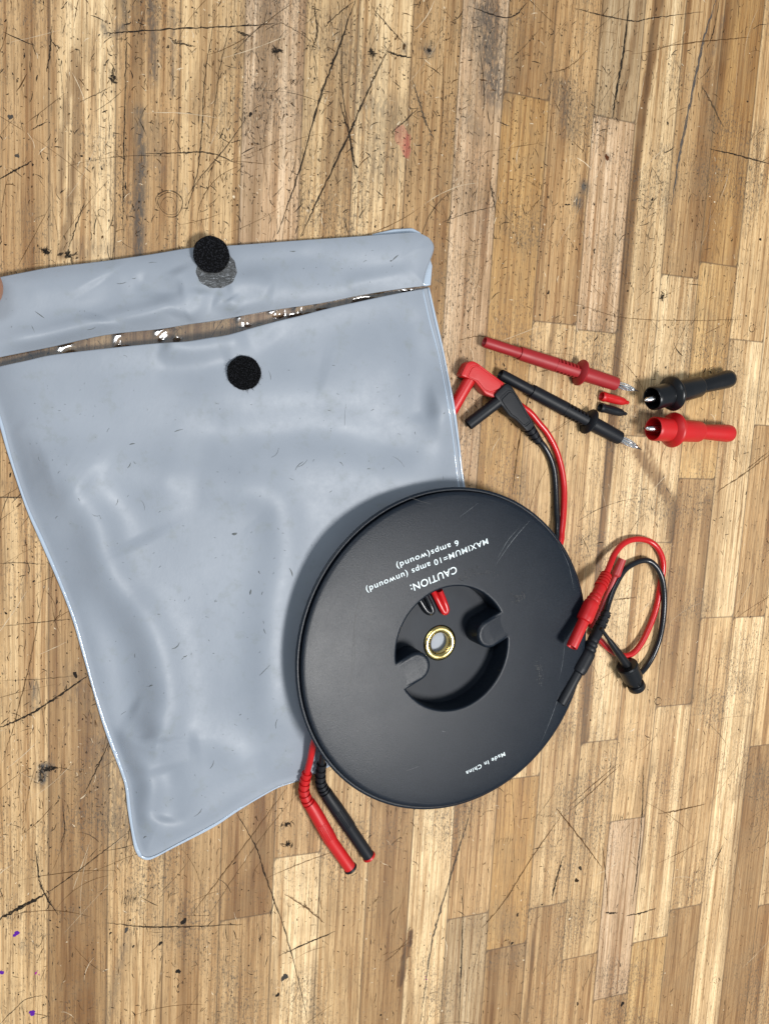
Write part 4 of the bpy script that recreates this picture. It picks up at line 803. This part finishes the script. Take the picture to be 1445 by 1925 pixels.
def lead(colour, mats, end_ring, label, exit_up, exit_dn, head, shroud, boot, cab_up, cab_dn, boot_dn, body_dn, r_in, mi):
    solid, cab = mats; o = thing('test_lead', label, 'test lead', at(*head[0], 0))
    up = [at(x, y, z) for x, y, z in cab_up]; dn = [at(x, y, z) for x, y, z in cab_dn]
    lu = up[-1] - RC; au = math.atan2(lu @ RV, lu @ RU); ld = dn[0] - RC; ad_ = math.atan2(ld @ RV, ld @ RU)
    arc = gap_arc(au - .15, ad_ + 2 * math.pi * 0 + (.15 if ad_ > au else .15) - (2 * math.pi if ad_ > au else 0), r_in, n=16)
    part('cable', *cable_path(up + arc + dn, RCBL), cab, o, 60)
    # loop seen in the reel's well
    if colour == 'red': L = [(812, 1108, -9), (819, 1122, -10.3), (829, 1142, -10.3), (835, 1151, -10.3), (839, 1146, -10.3), (834, 1130, -10.3), (826, 1110, -9)]
    else: L = [(777, 1112, -10), (787, 1126, -11), (799, 1145, -11), (806, 1151, -11), (812, 1149, -11), (808, 1136, -11), (796, 1112, -10)]
    part('cable_loop', *tube(spline([rl(*onreel(x, y, z), z) for x, y, z in L], 8), 1.5, 12), cab, o, 60)
    # angled plug
    part('angled_plug', *prism(head, *mi), solid, o, 35); zc_ = (mi[0] + mi[1]) / 2
    A = at(*shroud[1]); B = at(*shroud[0]); r_ = rp(shroud[0][0], shroud[0][1], 4, shroud[2])
    part('plug_shroud', *hollow(A, B, r_, r_ * .78), solid, o, 40)
    part('strain_relief', *ribbed([at(*p) for p in boot[0]], rp(1000, 800, 4, boot[1]), rp(1000, 800, 4, boot[2]), boot[3]), solid, o, 30)
    # straight plug at the other end
    part('strain_relief', *ribbed([at(*p) for p in boot_dn[0]], rp(580, 1480, 4, boot_dn[1]), rp(580, 1480, 4, boot_dn[2]), boot_dn[3]), solid, o, 30)
    pts = [at(*p[:3]) for p in body_dn]; rad = [rp(p[0], p[1], 4, p[3]) for p in body_dn]
    b = part('straight_plug', *tube(pts, rad, 28), solid, o, 40)
    # raised grip panel with ridges on the plug body
    k0, k1 = pts[2], pts[3]; ax = (k1 - k0) / np.linalg.norm(k1 - k0); sd_ = np.cross([0, 0, 1.], ax); sd_ /= np.linalg.norm(sd_); rr_ = rad[2]; vf = []
    for j in (-1.1, -.55, 0, .55, 1.1):
        a = j * .42; off = sd_ * math.sin(a) * (rr_ + .02) + np.array([0, 0, 1.]) * math.cos(a) * (rr_ + .02); vf.append(tube([k0 + off + ax * 1.2, k0 + off + ax * 1.6, k1 + off - ax * 1.2, k1 + off - ax * .8], [.05, .22, .22, .05], 6))
    part('grip_ridges', *merge(*vf), solid, o, 60)
    E0 = pts[-1]; ax = (pts[-1] - pts[-2]) / np.linalg.norm(pts[-1] - pts[-2]); rr_ = rad[-1]
    part('end_ring', *lathe_axis(E0 - ax * .05, E0 + ax * 1.5, [(0, rr_ * .9), (.02, rr_ * 1.05), (.3, rr_ * 1.12), (.75, rr_ * 1.12), (.95, rr_ * 1.03), (1, rr_ * .9), (1.0, rr_ * .55), (.2, rr_ * .5)], 32), end_ring, o, 40, label='%s ring round the end of the straight plug' % ('black' if colour == 'red' else 'red'))
    return o
red_head = [(866, 706), (877, 682), (888, 678), (897, 682), (950, 722), (958, 736), (930, 748), (912, 741), (892, 716)]
lead('red', (M['red'], M['red_cable']), M['black'], 'red test lead wound in the reel, angled red plug partly under the pouch edge', None, None, red_head,
     ((882, 714, 4.0), (847, 775, 3.1), 11.6), ([(935, 732, 4), (955, 750, 3.5), (975, 764, 3)], 11, 8, 4),
     [(960, 752, 3.2), (980, 764, 2.4), (997, 777, 1.9), (1012, 795, 1.8), (1027, 813, 1.8), (1042, 840, 1.8), (1051, 866, 1.8), (1057, 894, 1.9), (1059.5, 922, 2.2), (1059, 959, 3.5), (1055.5, 997, 5.5), (1048, 1030, 8)],
     [(602, 1360, 16), (594, 1384, 14.5), (588, 1403, 12), (583, 1428, 9), (578, 1448, 7.2), (575.5, 1462, 6)], ([(577, 1453, 6.4), (573, 1470, 5.0), (571.5, 1488, 4.2), (577, 1505, 3.8), (583, 1513, 3.6)], 9.6, 12.2, 7),
     [(581, 1509, 3.7, 11.8), (588, 1520, 3.6, 12.6), (600, 1541, 3.6, 13.2), (620, 1577, 3.6, 13.2), (623, 1582, 3.6, 12.1), (657, 1630, 3.5, 11.7)], 53.5, (.8, 7.4))
blk_head = [(929, 742), (952, 720), (962, 726), (984, 762), (1001, 792), (1006, 800), (992, 812), (980, 800), (968, 788), (958, 783), (942, 762)]
lead('black', (M['black'], M['black_cable']), M['red'], 'black test lead wound in the reel, angled black plug crossing the red plug head', None, None, blk_head,
     ((937, 754, 6.3), (880, 798, 3.6), 11.2), ([(988, 797, 4.5), (1000, 813, 3.6), (1012, 830, 2.6)], 12.5, 8.2, 4),
     [(1004, 819, 3.0), (1013, 829, 2.4), (1023, 841, 1.9), (1034, 862, 1.8), (1041, 888, 1.8), (1043.5, 922, 1.8), (1045, 959, 2.4), (1047, 993, 4), (1040, 1030, 7)],
     [(622, 1378, 15), (612, 1398, 13), (607, 1416, 10), (605, 1430, 7.5), (604.5, 1444, 6)], ([(604.5, 1436, 6.5), (602.5, 1455, 5.0), (603, 1472, 4.2), (608, 1484, 3.8), (614, 1492, 3.6)], 9.6, 12.2, 7),
     [(612, 1489, 3.7, 11.6), (618, 1499, 3.6, 12.4), (630, 1516, 3.6, 13), (655, 1553, 3.6, 13), (658, 1558, 3.6, 11.8), (692, 1608, 3.4, 11.4)], 49.5, (3.4, 9.0))

# ================================================================ PROBES
def probe(label, mats, s, step, grip0, ring, front, metal, needle, zz):
    solid = mats; o = thing('test_probe', label, 'test probe', at(*ring, 0), 'pair of slip on test probes')
    tot = np.hypot(needle[0] - s[0], needle[1] - s[1])
    f = lambda p: np.hypot(p[0] - s[0], p[1] - s[1]) / tot
    A = at(*s, zz[0]); B = at(*needle, zz[1]); r = lambda p, w: rp(p[0], p[1], 4, w)
    # world param along the axis for a photo point
    def wt(p): q = at(p[0], p[1], zz[0] + (zz[1] - zz[0]) * f(p)); return float((q - A) @ (B - A) / ((B - A) @ (B - A)))
    t1, t2, t3, t4, t5 = wt(step), wt(grip0), wt(ring), wt(front), wt(metal)
    rs = r(s, 10.3)
    part('socket', *lathe_axis(A, B, [(t1 * .8, rs * .68), (.0, rs * .7), (-.004, rs * .8), (-.004, rs * .92), (.004, rs), (t1 * .97, rs * 1.02), (t1 + .004, rs * 1.02)]), solid, o, 40)
    rb = r(grip0, 13.6)
    part('handle', *lathe_axis(A, B, [(t1, rs), (t1 + .001, rb * .90), (t1 + .01, rb * .92), (t2 - .05, rb * .97), (t2, rb), (t2 + .001, rb * .74), (t3, rb * .76)]), solid, o, 40)
    # grip: ribs with a flat smooth panel on top
    pr = []; n = 7
    for k in range(n):
        a = t2 + (t3 - t2) * (k + .1) / n; b = t2 + (t3 - t2) * (k + .62) / n; pr += [(a, rb * .74), (a + .002, rb * .99), (b, rb * .97), (b + .002, rb * .74)]
    part('grip', *lathe_axis(A, B, pr, 32), solid, o, 30)
    ax = (B - A) / np.linalg.norm(B - A); sd_ = np.cross([0, 0, 1.], ax); sd_ /= np.linalg.norm(sd_); upv = np.cross(ax, sd_)
    tilt_d = (upv * .94 - sd_ * .34 * (1 if sd_[1] > 0 else -1)); tilt_d /= np.linalg.norm(tilt_d); sd2 = np.cross(ax, tilt_d); V = []; Fc = []
    ts = np.linspace(t2 - .004, t3 - .01, 14)
    for t in ts:
        for a in np.linspace(-.62, .62, 9): V.append(A + (B - A) * t + rb * 1.04 * (math.cos(a) * tilt_d + math.sin(a) * sd2))
        for a in (.66, -.66): V.append(A + (B - A) * t + rb * .82 * (math.cos(a) * tilt_d + math.sin(a) * sd2))
    for i in range(13):
        for k in range(11): k2 = (k + 1) % 11; Fc.append((i * 11 + k, (i + 1) * 11 + k, (i + 1) * 11 + k2, i * 11 + k2))
    Fc += [tuple(range(11)), tuple(13 * 11 + k for k in range(11))[::-1]]
    part('grip_panel', V, Fc, solid, o, 35)
    rg = r(ring, 25.); w = .022
    part('finger_guard', *lathe_axis(A, B, [(t3 - w, rb * .8), (t3 - w * .9, rb * 1.2), (t3 - w * .25, rg * .93), (t3, rg), (t3 + w * .35, rg * .98), (t3 + w * .6, rg * .86), (t3 + w * .8, rb * 1.1), (t3 + w * 1.1, rb * .9)], 48), solid, o, 50)
    rf = r(front, 12.8)
    part('nose', *lathe_axis(A, B, [(t3, rf * 1.1), (t3 + .03, rf * 1.08), (t4 - .012, rf * 1.0), (t4 - .002, rf * .96), (t4, rf * .86), (t4 + .001, 1.0)]), solid, o, 40)
    # banana spring with bowed leaves and a needle
    rm = r(metal, 6.2); L = t5 - t4; vf = [lathe_axis(A, B, [(t4 - .005, rm * .8), (t4 + L * .12, rm * .8), (t4 + L * .15, rm * .66), (t4 + L * .85, rm * .62), (t4 + L * .88, rm * .76), (t5, rm * .66), (t5 + .004, rm * .3)], 20)]
    for k in range(6):
        a0 = k * math.pi / 3 + .3; pts = []
        for q in np.linspace(0, 1, 9): a = a0 + q * .5; pts.append(A + (B - A) * (t4 + L * (.1 + .76 * q)) + rm * (.70 + .28 * math.sin(math.pi * q)) * (math.cos(a) * sd_ + math.sin(a) * upv))
        vf.append(tube(pts, [.30] * 9, 6, True, .7))
    part('spring_contact', *merge(*vf), M['nickel'], o, 50)
    part('needle', *lathe_axis(A, B, [(t5 - .002, rm * .34), (t5 + (1 - t5) * .3, rm * .3), (1, .05)], 12), M['needle'], o, 60)
    return o
probe('dark red test probe with bare needle tip, lying above the black one', M['probe_red'], (911, 643), (976, 661), (1043, 682), (1090, 698), (1158, 719), (1190, 731), (1201, 736), (4.4, 4.0))
probe('black test probe with bare needle tip, socket end beside the red angled plug', M['black'], (941, 704), (997, 736), (1060, 768), (1106, 791), (1165, 822), (1196, 840), (1206, 846), (4.4, 4.0))

# ================================================================ NEEDLE CAPS
def tip_cap(label, mat, a, b, r_):
    o = thing('needle_cap', label, 'tip cap', at(*a, 0), 'pair of small needle caps'); A = at(*a, 2.3); B = at(*b, 1.6); r = rp(a[0], a[1], 2, r_)
    vf = [lathe_axis(A, B, [(.5, r * .6), (0, r * .68), (-.02, r * .8), (-.02, r * .92), (.01, r), (.10, r * 1.02), (.12, r * .93), (.6, r * .90), (.80, r * .8), (.88, r * .62), (.93, r * .42), (.95, r * .40), (1.0, r * .42), (1.03, r * .3), (1.04, .1)], 24)]
    part('cap_body', *merge(*vf), mat, o, 45)
    ax = (B - A) / np.linalg.norm(B - A); sd_ = np.cross([0, 0, 1.], ax); sd_ /= np.linalg.norm(sd_); V = []
    part('flat_rib', *tube([A + (B - A) * .1 + np.array([0, 0, r * .86]), A + (B - A) * .78 + np.array([0, 0, r * .74])], [.5, .35], 8, True, .6), mat, o, 40)
tip_cap('small red needle cap lying under the red probe tip', M['red'], (1131, 745), (1179, 757), 9.2)
tip_cap('small black needle cap lying just below the red cap', M['black'], (1128, 766), (1175, 778), 8.8)

# ================================================================ SOCKETED CLIP ADAPTERS
def cup(label, mat, mouth, ring, step, neck, end, zz, rs, seed_):
    o = thing('clip_adapter', label, 'clip adapter', at(*ring, 0), 'pair of insulated clip adapters')
    A = at(*mouth, zz[0]); B = at(*end, zz[1]); n2 = (B - A) @ (B - A)
    f = lambda p: np.hypot(p[0] - mouth[0], p[1] - mouth[1]) / np.hypot(end[0] - mouth[0], end[1] - mouth[1])
    def wt(p): q = at(p[0], p[1], zz[0] + (zz[1] - zz[0]) * f(p)); return float((q - A) @ (B - A) / n2)
    tr_, ts, tn = wt(ring), wt(step), wt(neck); r = lambda p, w: rp(p[0], p[1], 6, w)
    rm, rr_, r3, rn, re = r(mouth, rs[0]), r(ring, rs[1]), r(step, rs[2]), r(neck, rs[3]), r(end, rs[4])
    part('cup', *lathe_axis(A, B, [(tr_ * 1.2, .6), (tr_ * 1.2, rm * .72), (0.01, rm * .86), (-.004, rm * .89), (-.008, rm * .95), (0, rm), (.03, rm), (tr_ - .05, rm * .98)], 44), mat, o, 45)
    w = .045
    part('collar', *lathe_axis(A, B, [(tr_ - w * 1.3, rm * .9), (tr_ - w, rm * 1.1), (tr_ - w * .5, rr_ * .93), (tr_ - w * .1, rr_), (tr_ + w * .3, rr_ * .97), (tr_ + w * .6, rr_ * .86), (tr_ + w * .8, r3 * 1.06), (tr_ + w * 1.2, r3)], 48), mat, o, 55)
    part('barrel', *lathe_axis(A, B, [(tr_, r3 * 1.06), (ts - .02, r3), (ts, r3 * .93), (ts + .004, rn * .95), (ts + .01, rn * .9)], 36), mat, o, 40)
    part('neck', *lathe_axis(A, B, [(ts, rn * .96), (tn, rn), (.86, re * .96), (.95, re), (.985, re * .93), (1., re * .7), (1.003, .2)], 32), mat, o, 60)
    ax = (A - B) / np.linalg.norm(A - B); sd_ = np.cross([0, 0, 1.], ax); sd_ /= np.linalg.norm(sd_); upv = np.cross(ax, sd_); T = A + ax * 5.6; rj = 1.7; vf = []
    base = A - ax * 8.
    for s_ in (-1, 1):                                         # two bright jaws meeting in a point
        pts = [base + upv * .9 * s_, A - ax * 2.5 + upv * 1.15 * s_, A + ax * 1.5 + upv * .85 * s_, T + upv * .12 * s_]; vf.append(tube(spline(pts, 5), list(np.interp(np.linspace(0, 1, 16), [0, .6, .85, 1], [1.6, 1.6, 1.15, .2])), 12, True, .8))
    for k in range(5): q = A - ax * (1 + k * 1.3); vf.append(tube([q + sd_ * 1.15 - upv * .15, q + sd_ * 1.3 - upv * .5], [.35, .12], 6))
    part('jaws', *merge(*vf), M['nickel'], o, 50)
    return o
cup('black clip adapter with wide cup mouth, lying above its red twin', M['black_gloss'], (1226, 749), (1262, 740), (1313, 727), (1322, 724), (1373, 711), (10.2, 4.6), (22.5, 33, 20, 14.5, 17), 1)
cup('red clip adapter with wide cup mouth, lying below the black one', M['red'], (1228, 806), (1264, 808), (1313, 811), (1322, 812), (1373, 815), (10.2, 4.6), (22.5, 33, 20, 14, 16.5), 2)

# ================================================================ JUMPER LEADS
def jumper(label, solid, cab, body, boot, cable, r_c, ringspan, gaps):
    o = thing('hook_clip_lead', label, 'jumper lead', at(body[3][0], body[3][1], 0), 'pair of jumper leads beside the reel')
    A, B = at(*body[0][:3]), at(*body[1][:3]); r0 = rp(body[0][0], body[0][1], 20, body[0][3])
    part('socket', *hollow(A, B, r0, r0 * .66), solid, o, 40)
    pts = [at(*p[:3]) for p in body[1:]]; rad = [rp(p[0], p[1], p[2], p[3]) for p in body[1:]]
    # rings on the collar
    P = [pts[0]]; Rd = [rad[0]]
    for i in range(1, len(pts)):
        n = 10
        for k in range(1, n + 1):
            t = k / n; P.append(pts[i - 1] * (1 - t) + pts[i] * t); q = rad[i - 1] * (1 - t) + rad[i] * t
            if i == ringspan and k < n: q *= (1.03 if k % 3 else .90)
            Rd.append(q)
    part('plug_body', *tube(P, Rd, 28), solid, o, 35)
    part('strain_relief', *ribbed([at(*p) for p in boot[0]], rp(1130, 1100, 8, boot[1]), rp(1130, 1100, 8, boot[2]), boot[3]), solid, o, 30)
    part('cable', *cable_path([at(*p) for p in cable], r_c), cab, o, 60)
    return o
def hook_clip(o, tip, shoulder, barrel_end, waist, cap, mat, rs, matn=None):
    A = at(*shoulder); T = at(*tip); B = at(*cap); r = lambda p, w: rp(p[0], p[1], p[2], w)
    part('nozzle', *lathe_axis(T, A, [(0, .2), (0, r(tip, rs[0])), (.03, r(tip, rs[0])), (.3, r(tip, rs[0]) * 1.25), (.34, r(tip, rs[1])), (1.04, r(shoulder, rs[2]))], 24), matn or mat, o, 40)
    ax = (B - A); n2 = ax @ ax; w = lambda p: float((at(*p) - A) @ ax / n2); t1, t2 = w(barrel_end), w(waist); R_ = r(shoulder, rs[3])
    part('barrel', *lathe_axis(A, B, [(0, .4), (0, R_ * .9), (.03, R_), (.12, R_), (.14, R_ * .95), (t1 - .02, R_ * .93), (t1, R_ * .86), (t1 + .01, R_ * .66), (t2, R_ * .64), (t2 + .01, R_ * .74), (t2 + .03, R_ * .8), (.97, R_ * .82), (1, R_ * .76), (1.0, .3)], 40), mat, o, 38)
    if True:
        p = A + ax * (t1 + t2) / 2; a_ = ax / np.linalg.norm(ax); sd_ = np.cross([0, 0, 1.], a_); sd_ /= np.linalg.norm(sd_); part('plunger_slot', *tube([p - a_ * 1.4 + np.array([0, 0, R_ * .62]) + sd_ * .4, p + a_ * 1.6 + np.array([0, 0, R_ * .62]) + sd_ * .4], .8, 8), mat, o, 40)
rj = jumper('red jumper lead whose socket overhangs the right rim of the reel, red cable looped', M['red'], M['red_cable'],
       [(1074, 1216, 23, 10.6), (1096, 1168, 19.5, 10.6), (1097, 1166, 19.4, 14.6), (1100, 1160, 19, 15.2), (1109, 1139, 17.5, 14.6), (1122, 1116, 14.5, 10.8), (1131, 1098, 12, 10.8)],
       ([(1128, 1103, 13), (1134, 1091, 11), (1139, 1080, 9.5)], 12.4, 10.8, 4),
       [(1138, 1081, 9.5), (1145, 1064, 8), (1155.5, 1040, 5.2), (1172, 1021.5, 3.4), (1193, 1013.6, 2.4), (1216, 1016, 2), (1232.5, 1027, 2.6), (1243, 1046.4, 2.2), (1245.5, 1069, 1.8), (1239.5, 1104.6, 1.8), (1233.6, 1138, 2.0), (1222, 1173, 2.5), (1205.5, 1208, 3.4), (1187, 1229, 3.8), (1166, 1232, 3.8), (1143, 1219, 3.4), (1128, 1204, 3.2), (1112, 1190, 3.2)], 1.62, 4, None)
hook_clip(rj, (1169, 1051, 3.5), (1127, 1150, 3.6), (1120, 1166, 3.6), (1116, 1175, 3.6), (1113, 1182, 3.6), M['pale_red'], (7.4, 5.2, 6.2, 12), M['pale_red'])
bj = jumper('black jumper lead with a hook clip on its cable end, socket on the reel rim', M['black'], M['black_cable'],
       [(1053, 1322, 16.5, 11), (1084, 1265, 14.5, 10.6), (1085, 1263, 14.4, 13.6), (1089, 1256, 14.2, 15), (1102, 1232, 13.4, 14.4), (1114, 1204, 11.6, 10.8), (1126, 1181, 9.5, 10.4)],
       ([(1123, 1186, 9.8), (1132, 1168, 8.8), (1140, 1150, 8)], 11.2, 9.2, 4),
       [(1138, 1153, 8), (1143, 1133.6, 6), (1153.6, 1104.6, 4.6), (1172, 1073, 3.4), (1193, 1058, 2.6), (1214, 1053.5, 2.8), (1230.4, 1063, 4.0), (1243, 1086, 5.0), (1247.5, 1121, 4.6), (1245.5, 1162.7, 4.2), (1238.7, 1200, 3.2), (1227, 1231, 2.6), (1214, 1253, 3), (1200, 1268, 4.5), (1192, 1273, 5)], 1.62, 4, None)
hook_clip(bj, (1128.7, 1181, 13), (1177, 1250, 7.5), (1189, 1275, 5.8), (1193, 1284, 5.2), (1197, 1293, 4.8), M['black_gloss'], (3.2, 5.4, 9.4, 20.5))

# ================================================================ HAND holding the flap's left end
def hand():
    t0 = at(-7, 547, 10)                                       # thumb tip, just inside the left edge of the photo
    o = thing('hand', 'fingertip pressing on the left end of the pouch flap at the photo edge', 'hand', at(-300, 560, 0))
    def chain(vs, rs):
        return vs, rs
    V = []; E = []; Rd = []
    def add(p, r, par=None):
        V.append(tuple(p)); Rd.append(r); i = len(V) - 1
        if par is not None: E.append((par, i))
        return i
    T = t0 + np.array([3.9, 0, 1.4])
    wrist = T + np.array([-128, -48, 34]); palm = T + np.array([-88, -26, 26]); pl0 = add(palm, 19)
    w = add(wrist, 22, pl0); add(T + np.array([-240, -95, 60]), 30, w)
    # thumb on top of the flap
    a = add(T + np.array([-62, -6, 20]), 14.5, pl0); b = add(T + np.array([-36, 2, 12.5]), 11.5, a); c = add(T + np.array([-15, 1, 3.5]), 9.8, b); add(T + np.array([0, 0, 0]), 8.4, c)
    # four curled fingers under the edge, beyond the frame
    kn = add(T + np.array([-66, 16, 30]), 17, pl0)
    for k, (dx, dy, L) in enumerate(((-46, 38, 1.0), (-54, 52, 1.08), (-70, 62, 1.0), (-88, 64, .84))):
        base = T + np.array([dx - 12, dy - 8, 34 - k * 3]); q = add(base, 10.4, kn); p1 = base + np.array([17, 20, -4]) * L; q = add(p1, 9.0, q)
        p2 = p1 + np.array([16, 4, -13]) * L; q = add(p2, 8.0, q); p3 = p2 + np.array([4, -8, -12]) * L; p3[2] = max(p3[2], 8); add(p3, 7.0, q)
    org = ORIG[o.name]; me = bpy.data.meshes.new('hand_body'); me.from_pydata([tuple((np.array(v) - org) * MM) for v in V], E, []); me.materials.append(M['skin'])
    ob = bpy.data.objects.new('hand_body', me); COL.objects.link(ob); ob.parent = o
    md = ob.modifiers.new('skin', 'SKIN'); sk = me.skin_vertices[0].data
    for i, r_ in enumerate(Rd): sk[i].radius = (r_ * MM, r_ * MM * .92); sk[i].use_root = (i == 0)
    md.use_smooth_shade = True; s2 = ob.modifiers.new('sub', 'SUBSURF'); s2.levels = 3; s2.render_levels = 3
    nv_ = []; nf = []                                         # thumb nail
    for i in range(7):
        for j in range(7):
            u = (i / 6 - .5) * 2; v = (j / 6 - .5) * 2; nv_.append(T + np.array([-8 + u * 5.2, v * 4.8 * math.sqrt(max(1 - (max(u, 0) ** 2) * .6, .1)), 7.3 - .9 * v * v - .8 * u * u * (u > 0)]))
    part('fingernail', nv_, gridfaces(7, 7), M['nail'], o, 180)
hand()
